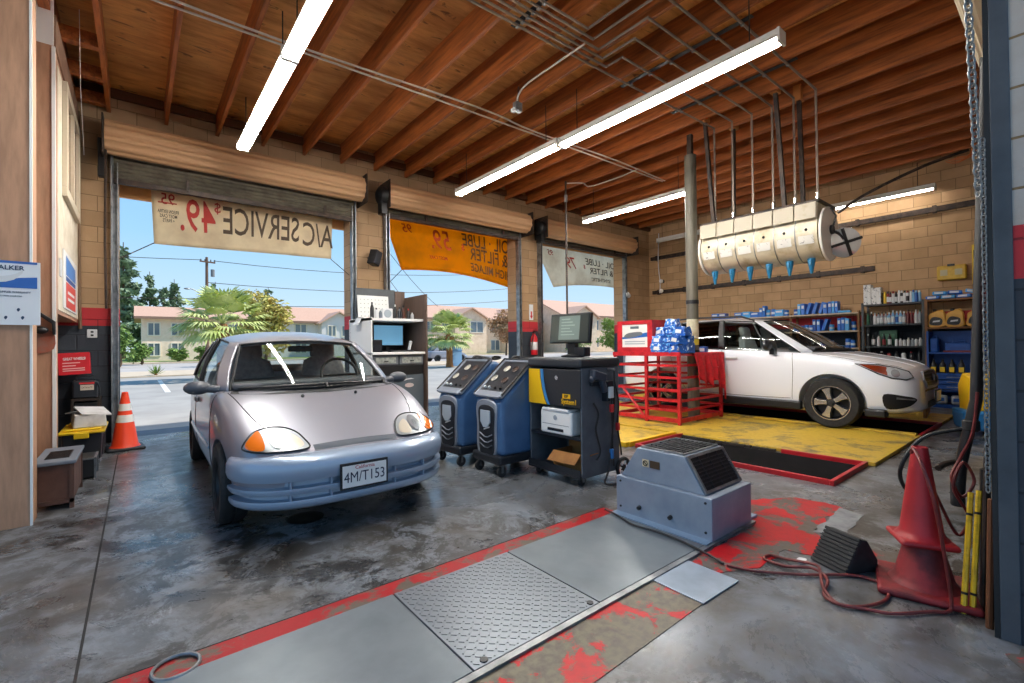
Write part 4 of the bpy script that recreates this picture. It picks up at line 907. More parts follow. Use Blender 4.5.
def rag(label, x, w, h0, h1, seed):
    rnd = random.Random(seed); rows = []
    for i in range(15):
        u = i / 14; ph = math.sin(u * 11 + seed) * .028 + math.sin(u * 23 + seed * 2) * .012; hem = h0 + (h1 - h0) * u + .05 * math.sin(u * 9 + seed)
        row = [(u * w, .13, .012), (u * w, .0, .014)]
        for j in range(9):
            v = j / 8; row.append((u * w * (1 + .0 * v), -.022 - (.025 + ph) * min(1, v * 2) - .02 * v, .0 - hem * v))
        rows.append(row)
    t = MB().grid(rows).out('shop_rag', RAG, None, smooth=70, solid=.006); t.location = (x, 3.625, 1.072)
    return tag(t, label, 'rag', 'red shop rags over the guard rail')
rag('red rag hanging over the guard rail, nearest the rail corner', 6.40, .34, .42, .48, 1); rag('red rag hanging over the guard rail in front of the column', 6.73, .30, .50, .46, 4); rag('red rag hanging lowest over the guard rail beside the SUV door', 7.02, .30, .46, .74, 7)
pb = thing('sign_box', 'red metal box with an exhaust part poster standing on the guard rail', 'display box', (6.12, 4.45, 1.075))
bxm = MB(); bxm.bx(0, .42, -.33, -.305, 0, .52); bxm.bx(0, .42, .305, .33, 0, .52); bxm.bx(0, .42, -.305, .305, .495, .52); bxm.bx(0, .42, -.305, .305, 0, .02); bxm.bx(.015, .03, -.305, .305, .02, .495)
bxm.out('box', REDR, pb, smooth=0)
fr_ = MB()
for a in ((-.33, .33, 0, .10), (-.33, .33, .46, .52), (-.33, -.24, .1, .46), (.24, .33, .1, .46)): fr_.bx(-.008, .0, a[0], a[1], a[2], a[3])
fr_.out('face_frame', REDR, pb, smooth=0)
po = MB().bx(.002, .008, -.24, .24, .10, .46).out('poster', M('poster_white', '#e3e3e0', .5), pb, smooth=0)
pf_ = frame((.0015, 0, .28), (0, -1, 0), (0, 0, 1))
MB().prism([(-.24, -.05), (.24, -.02), (.24, .05), (.05, .02), (-.24, -.02)], .002, pf_).out('poster_blue', M('poster_blue', '#1f5fb0', .5), po, smooth=0)
MB().prism(smooth_poly([(-.20, -.01), (-.12, .045), (.10, .06), (.15, .03), (.10, .0), (-.1, -.03)], 4), .003, pf_ @ Matrix.Translation((0, 0, .002))).out('muffler_picture', M('poster_grey', '#70777d', .4, .3), po)
MB().prism([(-.08, .11), (.08, .11), (.08, .15), (-.08, .15)], .002, pf_).out('poster_heading', M('poster_heading', '#5c6670', .5), po, smooth=0)
for k in range(2): MB().prism([(-.19, -.10 - k * .035), (.19, -.10 - k * .035), (.19, -.085 - k * .035), (-.19, -.085 - k * .035)], .002, pf_).out('poster_line', M('poster_line', '#9aa4ae', .5), po, smooth=0)
BLU = [M('pack_blue', '#1a58b0', .3, c2='#d6e4f2', scale=16, lo=.60, hi=.64), M('pack_blue_bright', '#2673cc', .3, c2='#dbe8f4', scale=22, lo=.55, hi=.6), M('pack_deep_blue', '#154a9e', .3, c2='#66aee8', scale=18, lo=.55, hi=.6)]
rnd = random.Random(5); k = 0
names = 'bottom front left|bottom front|bottom front right|bottom back left|bottom back|bottom back right|middle front left|middle front|middle front right|middle back left|middle back|middle back right|upper left|upper middle|upper right|topmost'.split('|')
for lev, n in ((0, 6), (1, 6), (2, 3), (3, 1)):
    for i in range(n):
        row, cl_ = (i // 3, i % 3) if n == 6 else (.5, i if n == 3 else 1)
        y = 4.02 - cl_ * .15 + rnd.uniform(-.015, .015); x = 6.16 + row * .18 + lev * .01
        t = thing('filter_bag', 'blue and white plastic parts bag, %s of the pile on the guard rail' % names[k], 'bag', (x, y, 1.085 + lev * .125), rnd.uniform(-.3, .3), 'blue parts bags on the guard rail'); k += 1
        w_, h_ = rnd.uniform(.17, .22), rnd.uniform(.115, .14)
        m = MB(); m.box((0, 0, h_ / 2), (.19, w_, h_), (0, 0, 0), (rnd.uniform(.7, 1), rnd.uniform(.75, 1)))
        bmesh.ops.subdivide_edges(m.bm, edges=m.bm.edges[:], cuts=3, use_grid_fill=True)
        for q in m.bm.verts: q.co += V((rnd.uniform(-.012, .012), rnd.uniform(-.012, .012), rnd.uniform(-.008, .008)))
        m.out('bag', BLU[k % 3], t, smooth=25)
        MB().box((-.094, rnd.uniform(-.02, .02), .07), (.008, .09, .055), (rnd.uniform(-.3, .3), .15, 0)).out('label', PALE if k % 2 else BLU[1], t, smooth=0)
t = thing('coil_of_strap', 'dark blue folded packet at the foot of the column on the guard rail', 'packet', (6.93, 3.74, 1.073), .2)
MB().box((0, 0, .05), (.16, .10, .10)).out('packet', BLU[0], t, bev=.02); MB().box((-.081, 0, .05), (.004, .07, .05)).out('label', PALE, t, smooth=0)
# ------------------------------------------------------------------ hanging oil reel drum
dm_ = thing('oil_reel_drum', 'white six section oil reel drum hanging from the joists over the SUV', 'hose reel drum', (6.85, 2.02, 2.60))
CRW = M('drum_cream', '#cfc4ac', .42, .1, c2='#a3906c', scale=4, lo=.48, hi=.72)
def dsec():
    out = []
    for i in range(25):
        a = math.radians(120 - 300 * i / 24) if 0 else math.radians(150 + 300 * i / 24 * .9)
        out.append((.325 * math.cos(a), .325 * math.sin(a)))
    return out
sec = [(-.30, .36), (-.30, .16), (-.325, .10), (-.335, 0), (-.325, -.09), (-.28, -.19), (-.2, -.27), (-.1, -.32), (0, -.335), (.1, -.32), (.2, -.27), (.28, -.19), (.325, -.09), (.335, 0), (.30, .16), (.25, .36)]
L6 = 1.52 / 6
for i in range(6):
    s_ = MB().prism(sec, L6 - .012, frame((0, i * L6 + L6 - .006, 0), (1, 0, 0), (0, 0, 1))).out('drum_section', CRW, dm_, smooth=30)
    MB().box((-.352, (i + .5) * L6, .262), (.012, L6 - .015, .20), (0, .10, 0)).out('valance', M('valance_cream', '#b5ab96', .5, c2='#94815a', scale=6, lo=.55, hi=.8), s_, smooth=0)
    st_ = MB(); q = frame((-.318, (i + .5) * L6, -.13), (0, -1, 0), (-.36, 0, .93) if 0 else (.42, 0, -.91)); st_.box((-.322, (i + .52) * L6, -.09), (.006, .17, .11), (0, -.28, 0)); st_.out('sticker', M('sticker_white', '#dcd9d2', .5, c2='#8d8b88', scale=30, lo=.6, hi=.66), s_, smooth=0)
    kn = MB().sph((-.335, (i + .5) * L6, .035), .018, 8).out('knob', BLACK, s_)
    nz = MB(); y = (i + .5) * L6; x = -.16
    nz.cyl((x, y, -.31), (x, y, -.37), .045, .04, n=14); nz.cyl((x, y, -.37), (x, y, -.50), .04, .014, n=14); nz.box((x - .03, y, -.36), (.05, .03, .06)); nz.out('oil_nozzle', M('nozzle_blue', ['#1b6f98', '#217e98', '#28667a', '#1662a0', '#2476a0', '#1a688e'][i], .4), dm_)
MB().bx(-.32, .30, -.02, 1.54, .36, .40).out('top_channel', DSTEEL, dm_, smooth=0, bev=.006)
for i in range(1, 6): MB().prism([(x * 1.012, z * 1.012) for x, z in sec], .012, frame((0, i * L6 + .006, 0), (1, 0, 0), (0, 0, 1))).out('seam_band', STEEL, dm_, smooth=30)
for y in (-.025, 1.545): MB().cyl((0, y - .016, .0), (0, y + .016, .0), .345, n=48).out('end_disc', M('disc_white', '#e8e5dc', .4), dm_, bev=.008)
ar = MB(); ar.tube([(.0, -.045, .05), (.04, -.11, .0), (.08, -.16, -.08)], .018, 8); ar.cyl((0, -.046, .05), (0, -.075, .05), .06, n=14); ar.tube([(.0, -.05, .33), (.02, -.10, .22), (.0, -.05, .02)], .012, 6); ar.out('dish_arm', BLACK, dm_)
ds = MB(); mm_ = frame((.10, -.17, -.13), (.75, -.66, 0), (.1, .1, 1)); ds.lathe([(0, .0), (.11, .0), (.185, -.03), (.19, -.045), (.11, -.015), (0, -.012)], (0, 0, 0), 36); dso = ds.out('round_mirror', M('mirror_glass', '#e6eaec', .12, .6), dm_); dso.matrix_local = mm_.copy(); dso.matrix_local = Matrix.Translation((.10, -.18, -.12)) @ V((-.72, -.60, -.12)).to_track_quat('Z', 'Y').to_matrix().to_4x4()
for a in (.3, 1.9):
    o = MB().box((0, 0, .012), (.36, .035, .012), (0, 0, a)).out('mirror_strap', BLACK, dso, smooth=0)
hz = jz(6.85) - 2.62
for x0, x1, y in ((-.18, -.05, .42), (.12, -.08, .30), (-.12, -.0, 1.42), (.14, .05, 1.25)):
    m = MB().tube([(x0, y, .39), (x1 + .25 * (1 if x0 > 0 else -1), y + .05, hz + .1)], .034, 4); m.out('strut', DSTEEL, dm_, smooth=0)
    MB().box((x1 + .25 * (1 if x0 > 0 else -1), y + .05, hz + .12), (.14, .09, .20)).out('strut_block', M('new_wood', '#b8763a', .7), dm_, smooth=0)
# oil supply pipes: run along the joists, step apart, drop to the drum
sp_ = thing('oil_supply_pipes', 'six thin steel oil pipes crossing under the joists and dropping to the drum', 'pipes', (0, 0, 0))
yf = [3.45, 3.18, 2.90, 2.63, 2.36, 2.10]; xt = [4.4, 4.22, 4.06, 3.90, 3.72, 3.55]
for i in range(6):
    y0 = 3.49 - i * .079; z0 = jz(2.9) - .035 - .004; zz = lambda x: jz(x) - .03
    P = [(-1.0, y0, zz(-1)), (xt[i], y0, zz(xt[i]))] + ([(xt[i] + .0, yf[i], zz(xt[i]))] if i else []) + [(6.80, yf[i], zz(6.8)), (6.80, yf[i], 3.03)]
    MB().tube(P, .015, 6).out('pipe', M('pipe_steel', '#8d7f72', .45, .4), sp_)
    MB().cyl((6.80, yf[i], 3.06), (6.80, yf[i], 3.14), .022, n=10).out('pipe_fitting', CHROME, sp_)
for x, ya, yb, n in ((2.95, 3.02, 3.56, 6), (1.0, 3.02, 3.56, 6), (4.75, 2.0, 3.6, 6), (5.9, 2.0, 3.6, 6)):
    u = MB().bx(x - .03, x + .03, ya, yb, jz(x) - .008, jz(x) - .002).out('strut_channel', BLACK, sp_, smooth=0)
    for i in range(6):
        yy = (3.49 - i * .079) if x < 3.5 else yf[i]
        MB().box((x, yy, jz(x) - .045), (.03, .035, .014)).out('pipe_clamp', STEEL, u, smooth=0)
# ------------------------------------------------------------------ conduits, cord drop
def conduit(label, pts, r=.012, nm='electrical_conduit', mat=None):
    o = MB().tube(crom(pts, 5), r, 7).out(nm, mat or M('conduit_grey', '#cfc6b8', .45, .2)); return tag(o, label, 'conduit')
conduit('grey conduit crossing the ceiling under the joists, nearer the roll-up doors', [(-.5, 5.22, jz(-.5) - .016), (4.0, 5.22, jz(4) - .016), (8.3, 5.30, jz(8.3) - .016)])
conduit('grey conduit crossing the ceiling under the joists, with slack bends', [(-.5, 5.08, jz(-.5) - .016), (1.2, 5.12, jz(1.2) - .03), (3.6, 5.06, jz(3.6) - .02), (4.6, 5.10, jz(4.6) - .05), (6.6, 5.14, jz(6.6) - .02), (8.3, 5.25, jz(8.3) - .016)])
conduit('white conduit with an S bend leading to the hanging cord', [(6.76, 6.50, jz(6.76) - .014), (7.0, 6.30, jz(7) - .02), (7.3, 6.35, jz(7.3) - .014), (7.35, 5.7, jz(7.3) - .014), (7.30, 5.2, jz(7.3) - .014)])
jb = thing('junction_box', 'grey electrical box hanging from a curved conduit among the joists', 'electrical box', (3.64, 4.32, 4.10))
MB().bx(-.05, .05, -.035, .035, 0, .11).out('box', STEEL, jb, smooth=0, bev=.006)
MB().box((-.06, 0, .0), (.05, .06, .04)).out('outlet', PALE, jb, smooth=0)
MB().tube(crom([(0, 0, .11), (0, -.02, .20), (0, -.20, .265), (0, -.7, .27), (0, -1.1, .27)], 6), .011, 7).out('conduit', MATS['conduit_grey'], jb)
MB().cyl((.03, .02, .11), (.03, .02, .33), .008, n=6).out('hanger', DSTEEL, jb)
hc = thing('cable_drop', 'thin dark cord reel drop hanging from the ceiling behind the cart monitor', 'cord', (6.72, 6.50, 1.25))
MB().cyl((0, 0, 0), (0, 0, jz(6.7) - 1.25 + .02), .020, n=8).out('cord', M('cord_brown', '#3d3129', .6), hc)
MB().cyl((0, 0, 2.86), (0, 0, 3.0), .035, n=10).out('coupling', STEEL, hc); MB().cyl((0, 0, -.1), (0, 0, .02), .035, n=10).out('plug', BLACK, hc)
# ------------------------------------------------------------------ banners hanging outside the doors (read from the street)
def banner(label, corners, mat, lines, grommet_side=True, sag=.0, wave=.03, Y=8.52, seed=0):
    """corners TL,TR,BR,BL as seen from inside (x,z); lines: (text, u, v, size, material, sx) in street reading"""
    TL, TR, BR, BL = [V((a, b)) for a, b in corners]
    def pos(u, v):                       # u 0..1 left to right seen from inside, v 0..1 top to bottom
        p = TL.lerp(TR, u).lerp(BL.lerp(BR, u), v)
        z = p.y + sag * 4 * u * (1 - u) * v
        return V((p.x, Y + wave * math.sin(u * 7 + seed) * v + .05 * v * math.sin(seed + u * 3), z))
    t = thing('cloth_banner', label, 'banner', (0, 0, 0))
    rows = [[pos(i / 40, j / 12) for j in range(13)] for i in range(41)]
    MB().grid(rows).out('cloth', mat, t, smooth=80, solid=.004)
    for s, u, v, size, m_, sx in lines:
        me = text_mesh(s, size, .006, 'CENTER', size * .006, sx)
        bm = bmesh.new(); bm.from_mesh(me)
        ed = [e for e in bm.edges if e.calc_length() > .12]
        if ed: bmesh.ops.subdivide_edges(bm, edges=ed, cuts=2)
        W = (TR - TL).length; H = (BL - TL).length
        for q in bm.verts:
            uu = u - q.co.x / W; vv = v - q.co.y / H      # mirrored: the street side reads left to right
            p = pos(uu, vv); q.co = V((p.x, p.y - q.co.z, p.z))
        bm.to_mesh(me); bm.free(); link('lettering', me, m_, t, smooth=0)
    ed = MB()
    for u in (0, 1): ed.tube([pos(u, 0), pos(u, 1)], .006, 5)
    return t, pos
def cloth(name, c, tr, rough=.8):
    m = bpy.data.materials.new(name); m.use_nodes = True; nt = m.node_tree; nt.nodes.clear(); MATS[name] = m
    o = N(nt, 'ShaderNodeOutputMaterial'); d = N(nt, 'ShaderNodeBsdfDiffuse'); t = N(nt, 'ShaderNodeBsdfTranslucent'); mx = N(nt, 'ShaderNodeMixShader')
    n = noise(nt, 3, 5); col = mix(nt, ramp(nt, n, [(.4, 0.0), (.75, .35)]), rgb(c), rgb('#8f6a40'))
    nt.links.new(col, d.inputs[0]); nt.links.new(col, t.inputs[0]); mx.inputs[0].default_value = tr
    nt.links.new(d.outputs[0], mx.inputs[1]); nt.links.new(t.outputs[0], mx.inputs[2]); nt.links.new(mx.outputs[0], o.inputs[0]); return m
BC = cloth('banner_cream', '#f6e6c8', .6); BO = cloth('banner_orange', '#ffb427', .85); BG = cloth('banner_pale', '#f6ecd9', .85)
INK = M('ink_dark', '#4a3b2c', .8); INKR = M('ink_red', '#a5302a', .8); INKB = M('ink_brown', '#5a3a1c', .8); INKO = M('ink_orange', '#b8420c', .8)
t, pos1 = banner('cream cloth banner with A/C SERVICE price lettering, hanging in the left doorway', [(.150, 3.535), (2.67, 3.50), (2.64, 2.78), (.185, 2.74)], BC,
    [('A/C', .905, .50, .62, INK, .50), ('SERVICE', .565, .44, .62, INK, .50), ('$', .318, .20, .22, INKR, .8), ('49.', .215, .44, .68, INKR, .56), ('95', .075, .18, .22, INKR, .8), ('FREON EXTRA', .075, .40, .07, INK, .55), ('MOST CARS', .075, .48, .07, INK, .55), ('+ PARTS', .075, .56, .07, INK, .55)], seed=1, Y=8.28, wave=.02)
MB().box((.15 + .19, 8.275, 3.34), (.22, .006, .016)).out('underline', INKR, t, smooth=0)
t, pos2 = banner('orange cloth banner for oil, lube and filter, hanging in the middle doorway', [(3.70, 3.80), (7.16, 3.86), (7.08, 2.53), (4.10, 2.76)], BO,
    [('OIL · LUBE', .715, .26, .40, INKB, .74), ('& FILTER', .735, .53, .38, INKB, .80), ('HIGH MILAGE', .745, .80, .26, INKB, .80), ('$', .515, .42, .20, INKO, .9), ('59.', .345, .36, .62, INKO, .72), ('95', .13, .20, .26, INKO, .9), ('MOST CARS', .30, .72, .11, INKO, .8)], sag=.13, seed=3)
t, pos3 = banner('pale cloth banner for synthetic oil, lube and filter, hanging in the doorway behind the cart', [(7.60, 3.84), (11.32, 3.72), (11.30, 2.84), (8.24, 2.70)], BG,
    [('OIL · LUBE', .68, .30, .36, INK, .80), ('& FILTER', .68, .56, .34, INK, .85), ('SYNTHETIC', .66, .82, .20, INK, .9), ('$', .475, .46, .20, INKR, .9), ('79.', .31, .42, .58, INKR, .72), ('95', .13, .22, .24, INKR, .9)], sag=.10, seed=5)
for a, b, l in (((.185, 8.28, 2.74), (-.19, 8.12, 2.45), 'left lower corner of the cream banner'), ((2.64, 8.28, 2.78), (2.91, 8.12, 2.50), 'right lower corner of the cream banner'), ((4.10, 8.52, 2.76), (3.62, 8.41, 2.30), 'lower left corner of the orange banner')):
    o = MB().tube([a, b], .007, 5).out('tie_rope', DSTEEL); tag(o, 'thin dark tie rope at the ' + l, 'rope')
# ------------------------------------------------------------------ left corner by the office wall
sg = thing('notice_sign', 'white and blue muffler notice board on the near left pier', 'sign', (-.73, 4.635, 1.403))
bd_ = MB().bx(-.20, .196, -.012, 0, 0, .44).out('board', M('notice_white', '#dfe3e8', .5), sg, smooth=0)
fq = frame((0, -.0135, 0), (1, 0, 0), (0, 0, 1))
MB().prism([(-.2, .424), (.182, .424), (.182, .44), (-.2, .44)], .001, fq).out('top_strip', M('notice_blue', '#2b62b0', .5), bd_, smooth=0)
MB().prism([(-.2, .255), (.182, .255), (.182, .335), (.09, .325), (-.05, .275), (-.2, .27)], .001, fq).out('blue_band', M('notice_blue', '#2b62b0'), bd_, smooth=0)
MB().prism(smooth_poly([(-.2, .30), (-.05, .32), (.06, .345), (.11, .375), (.10, .345), (.03, .295), (-.2, .275)], 3), .002, fq).out('pipe_picture', PALE, bd_, smooth=0)
text('WALKER', .042, fq @ Matrix.Translation((.035, .392, 0)), M('notice_ink', '#27405e', .6), bd_, bold=.001)
text('A STAINLESS STEEL MUFFLER WARRANTY', .019, fq @ Matrix.Translation((0, .225, 0)), MATS['notice_ink'], bd_, sx=.85)
text('FOR AS LONG AS YOU OWN YOUR CAR', .013, fq @ Matrix.Translation((0, .198, 0)), MATS['notice_ink'], bd_, sx=.9)
for x, z in ((-.10, .155), (.09, .105), (-.03, .10), (.03, .05), (-.12, .09), (.11, .05)): MB().prism(smooth_poly([(x - .008, z), (x, z + .012), (x + .009, z + .004), (x, z - .014)], 2), .001, fq).out('small_emblem', MATS['notice_ink'], bd_, smooth=0)
sg = thing('wall_poster', 'white poster with blue and red panels on the cream office wall under the window', 'sign', (-.590, 7.15, 1.66))
bq = MB().bx(0, .008, -.66, .66, 0, .60).out('board', M('poster_white', '#e3e3e0'), sg, smooth=0)
pq = frame((.009, 0, 0), (0, -1, 0), (0, 0, 1)); pq = frame((.009, 0, 0), (0, 1, 0), (0, 0, 1))
MB().prism([(-.45, .36), (.45, .36), (.45, .52), (-.45, .56)], .002, pq).out('blue_panel', M('poster_mid_blue', '#4a7fc4', .5), bq, smooth=0)
MB().prism([(-.45, .30), (.45, .30), (.45, .345), (-.45, .345)], .002, pq).out('blue_panel', M('poster_dark_blue', '#234a92', .5), bq, smooth=0)
MB().prism([(-.45, .02), (.45, .02), (.45, .285), (-.45, .285)], .002, pq).out('red_panel', M('poster_red', '#d8412f', .5), bq, smooth=0)
text('OPEN', .20, pq @ Matrix.Translation((0, .15, .0025)), WHITE, bq, sx=.9) if 0 else None
for z in (.10, .17): MB().prism([(-.32, z), (.32, z), (.32, z + .03), (-.32, z + .03)], .003, pq).out('white_line', WHITE, bq, smooth=0)
pq2 = MB().bx(-.588, -.580, 6.22, 6.36, 1.95, 2.12).out('paper_note', PALE); tag(pq2, 'small pale paper on the office wall beside the blue and red poster', 'paper')
br = thing('wall_handset', 'black handset bracket screwed to the brown pier beside the notice board', 'bracket', (-.66, 5.965, 1.46))
MB().prism([(-.11, .15), (-.09, .17), (.075, .03), (.075, -.09), (.055, -.09), (.05, .01)], .05, frame((0, -.0, 0), (1, 0, 0), (0, 0, 1))).out('arm', BLACK, br, smooth=0, bev=.004)
MB().sph((-.02, -.04, -.05), .04, 16, (1.25, .8, .85)).out('handset', BLACK, br)
MB().prism(smooth_poly([(-.09, -.06), (.05, -.06), (.06, -.22), (-.07, -.25)], 3), .002, frame((0, -.0, 0), (1, 0, 0), (0, 0, 1))).out('red_patch', M('old_red_paint', '#96513c', .7, c2='#84665a', scale=9), br, smooth=0)
ot = thing('wall_outlet', 'white wall outlet plate on the dark corner blocks', 'outlet', (-.46, 8.098, 1.44))
MB().bx(-.05, .05, -.012, .0, -.055, .055).out('cover', PALE, ot, smooth=0, bev=.006)
for z in (-.022, .022): MB().bx(-.014, .014, -.016, -.011, z - .012, z + .012).out('socket', BLACK, ot, smooth=0)
MB().tube([(-.585, 8.07, 4.3), (-.58, 8.07, 1.9), (-.57, 8.06, 1.5)], .018, 8).out('corner_pipe', M('conduit_brown', '#6a5038', .6))
tag(bpy.data.objects['corner_pipe'], 'brown conduit running down the corner beside the left roll-up door', 'conduit')
st = thing('step_box', 'brown wooden step box with grey lid and black vent at the left pier', 'step', (-.50, 5.24, 0))
BRN = M('step_brown', '#6d4b3c', .65, c2='#59392d', scale=6)
MB().bx(-.10, .105, -.27, .42, .045, .345).out('box', BRN, st, smooth=0, bev=.006)
m = MB(); m.bx(.085, .112, -.285, -.26, 0, .35); m.bx(-.11, -.09, -.285, -.26, 0, .35); m.bx(-.11, .112, -.285, -.265, .045, .075); m.bx(.085, .112, .40, .425, 0, .35); m.out('corner_trim', M('step_trim', '#5a3e33', .6), st, smooth=0)
MB().bx(-.125, .125, -.30, .43, .345, .372).out('lid', M('lid_grey', '#6f7782', .5), st, smooth=0, bev=.006)
MB().bx(-.07, .075, -.15, .20, .372, .376).out('vent_grille', BLACK, st, smooth=0)
m = MB()
for k in range(9): m.bx(-.065, .07, -.135 + k * .038, -.128 + k * .038, .376, .380)
m.out('vent_bars', DSTEEL, st, smooth=0)['kind'] = 'stuff'
cb = thing('black_crate', 'small black box with metal edges between the step and the tote', 'box', (-.41, 6.12, 0))
MB().bx(-.10, .09, -.17, .17, .01, .20).out('body', BLACK, cb, smooth=0, bev=.012)
m = MB(); m.bx(-.105, .098, -.178, -.165, .185, .20); m.bx(.082, .098, -.178, .175, .185, .20); m.bx(.082, .098, -.178, -.165, .0, .19); m.bx(.082, .098, .162, .175, 0, .19); m.out('edge_trim', STEEL, cb, smooth=0)
MB().tube([(.10, -.1, .12), (.12, -.1, .14), (.12, .1, .14), (.10, .1, .12)], .006, 6).out('handle', STEEL, cb)
tt = thing('storage_tote', 'black plastic tote with a yellow lid beside the traffic cone', 'storage tote', (-.47, 7.12, 0))
m = MB(); m.box((0, 0, .165), (.30, .66, .325), None, (1.10, 1.06)); m.out('tub', M('tote_black', '#20232a', .45), tt, smooth=0, bev=.02)
YL = M('lid_yellow', '#e6bf1c', .4); m = MB(); m.bx(-.185, .19, -.385, .385, .325, .355); m.bx(-.15, .155, -.35, .35, .355, .378); m.out('lid', YL, tt, smooth=0, bev=.014)
for y in (-.2, .0, .2): MB().bx(.148, .168, y - .012, y + .012, .06, .30).out('rib', MATS['tote_black'], tt, smooth=0, bev=.004)
for y in (-.40, .385): MB().bx(-.06, .06, y, y + .015, .28, .34).out('handle', YL, tt, smooth=0, bev=.006)
wb = thing('paper_carton', 'crumpled white carton lying on the yellow tote lid', 'carton', (-.43, 7.05, .379), .12)
m = MB(); m.box((0, 0, .07), (.28, .44, .14), (0, 0, 0), (.9, .94)); m.out('carton', M('carton_white', '#d5d3d1', .7, c2='#b9b6b4', scale=8), wb, smooth=0, bev=.012)
MB().box((.03, -.06, .165), (.26, .30, .012), (.22, .12, .2)).out('flap', MATS['carton_white'], wb, smooth=0)
MB().box((-.04, .12, .158), (.22, .22, .01), (-.12, -.08, .5)).out('paper', PALE, wb, smooth=0)
rk = thing('dark_rack', 'black metal rack in the corner carrying the charger', 'rack', (-.50, 7.86, 0))
m = MB(); m.bx(-.13, .13, -.14, .22, .60, .63); m.bx(-.13, .13, -.14, .22, .38, .40)
for x in (-.12, .12):
    for y in (-.13, .21): m.bx(x - .012, x + .012, y - .012, y + .012, 0, .63)
m.out('frame', DSTEEL, rk, smooth=0)
MB().bx(-.11, .11, -.10, .2, .40, .58).out('dark_bin', BLACK, rk, smooth=0, bev=.01)
cg = thing('battery_charger', 'black battery charger with a pale name plate under the red box', 'charger', (-.50, 7.88, .632))
MB().bx(-.125, .11, -.14, .18, 0, .22).out('case', DARKP, cg, smooth=0, bev=.02)
MB().bx(-.05, .075, -.145, -.138, .10, .165).out('name_plate', M('name_plate', '#c9bfae', .5), cg, smooth=0)
text('OPTIMATE', .03, frame((.012, -.1465, .132), (1, 0, 0), (0, 0, 1)), INK, cg, sx=.7)
MB().bx(-.06, .08, -.143, -.138, .175, .195).out('red_stripe', MATS['connector_red'], cg, smooth=0)
MB().tube(crom([(.10, -.13, .18), (.13, -.16, .1), (.115, -.15, -.1), (.10, -.15, -.22), (.12, -.15, -.4)], 5), .008, 6).out('lead', BLACK, cg)
MB().tube([(-.09, -.1, .22), (-.08, -.1, .27), (.07, -.1, .27), (.08, -.1, .22)], .008, 6).out('handle', BLACK, cg)
rb = thing('red_parts_box', 'red box printed with white lettering tilted on top of the charger', 'box', (-.60, 7.90, .925), 0, rot=(0, -.05, 0))
MB().bx(-.15, .14, -.06, .08, 0, .27).out('box', M('box_red', '#cf1f2b', .45), rb, smooth=0, bev=.004)
rq = frame((0, -.0615, 0), (1, 0, 0), (0, 0, 1))
text('GREAT WHEELS!', .045, rq @ Matrix.Translation((0, .195, 0)), WHITE, rb, sx=.62, bold=.001)
for z, w in ((.14, .16), (.105, .12), (.07, .20), (.045, .20)): MB().prism([(-.11, z), (-.11 + w, z), (-.11 + w, z + .012), (-.11, z + .012)], .001, rq).out('small_print', M('print_pink', '#f0b8b4', .5), rb, smooth=0)
# ------------------------------------------------------------------ pier fittings
sk = thing('wall_speaker', 'black box speaker on a bracket between the first and second roll-up doors', 'speaker', (3.30, 7.93, 2.70), .5)
MB().box((0, 0, .12), (.17, .16, .27), (.12, .25, 0)).out('cabinet', BLACK, sk, smooth=0, bev=.015)
MB().box((-.025, -.085, .11), (.13, .012, .22), (.12, .25, 0)).out('grille', DARKP, sk, smooth=0); MB().tube([(0, .05, .12), (.03, .18, .14)], .015, 6).out('bracket', DSTEEL, sk)
fe = thing('fire_extinguisher', 'red fire extinguisher on the pier between the second and third doors', 'fire extinguisher', (7.16, 8.0, 1.0))
RD = M('extinguisher_red', '#c3131f', .3, coat=.5)
MB().lathe([(.0, 0), (.075, .005), (.078, .03), (.078, .38), (.06, .44), (.03, .47), (.03, .50), (0, .50)], (0, 0, 0), 24).out('cylinder', RD, fe, smooth=50)
MB().lathe([(.0795, .12), (.0795, .30)], (0, 0, 0), 24, caps=False).out('label', PALE, fe)
m = MB(); m.bx(-.02, .02, -.03, .03, .50, .54); m.bx(-.012, .012, -.12, .03, .54, .555); m.bx(-.012, .012, -.10, .03, .57, .585); m.out('valve', BLACK, fe, smooth=0)
MB().tube(crom([(0, -.03, .52), (-.07, -.07, .48), (-.095, -.04, .3), (-.09, -.02, .12)], 6), .011, 7).out('hose', BLACK, fe)
MB().bx(-.04, .04, .07, .098, .05, .35).out('bracket', DSTEEL, fe, smooth=0)
sgn = thing('arrow_sign', 'narrow white sign with a red arrow above the fire extinguisher', 'sign', (7.16, 8.095, 1.82))
MB().bx(-.06, .06, -.008, 0, 0, .36).out('board', PALE, sgn, smooth=0)
MB().prism([(0, .02), (.045, .10), (.018, .10), (.018, .20), (-.018, .20), (-.018, .10), (-.045, .10)], .002, frame((0, -.009, 0), (1, 0, 0), (0, 0, 1))).out('arrow', RD, sgn, smooth=0)
fl_ = thing('flood_light', 'small white flood lamp at the lower right corner of the third doorway', 'lamp', (10.72, 8.02, 2.62))
MB().lathe([(0, .10), (.05, .09), (.075, .02), (.08, -.02), (.0, -.03)], (0, 0, 0), 18, Matrix.Rotation(2.2, 4, 'X')).out('lamp_head', WHITE, fl_); MB().tube([(0, .03, .03), (0, .07, .10)], .012, 6).out('bracket', STEEL, fl_)
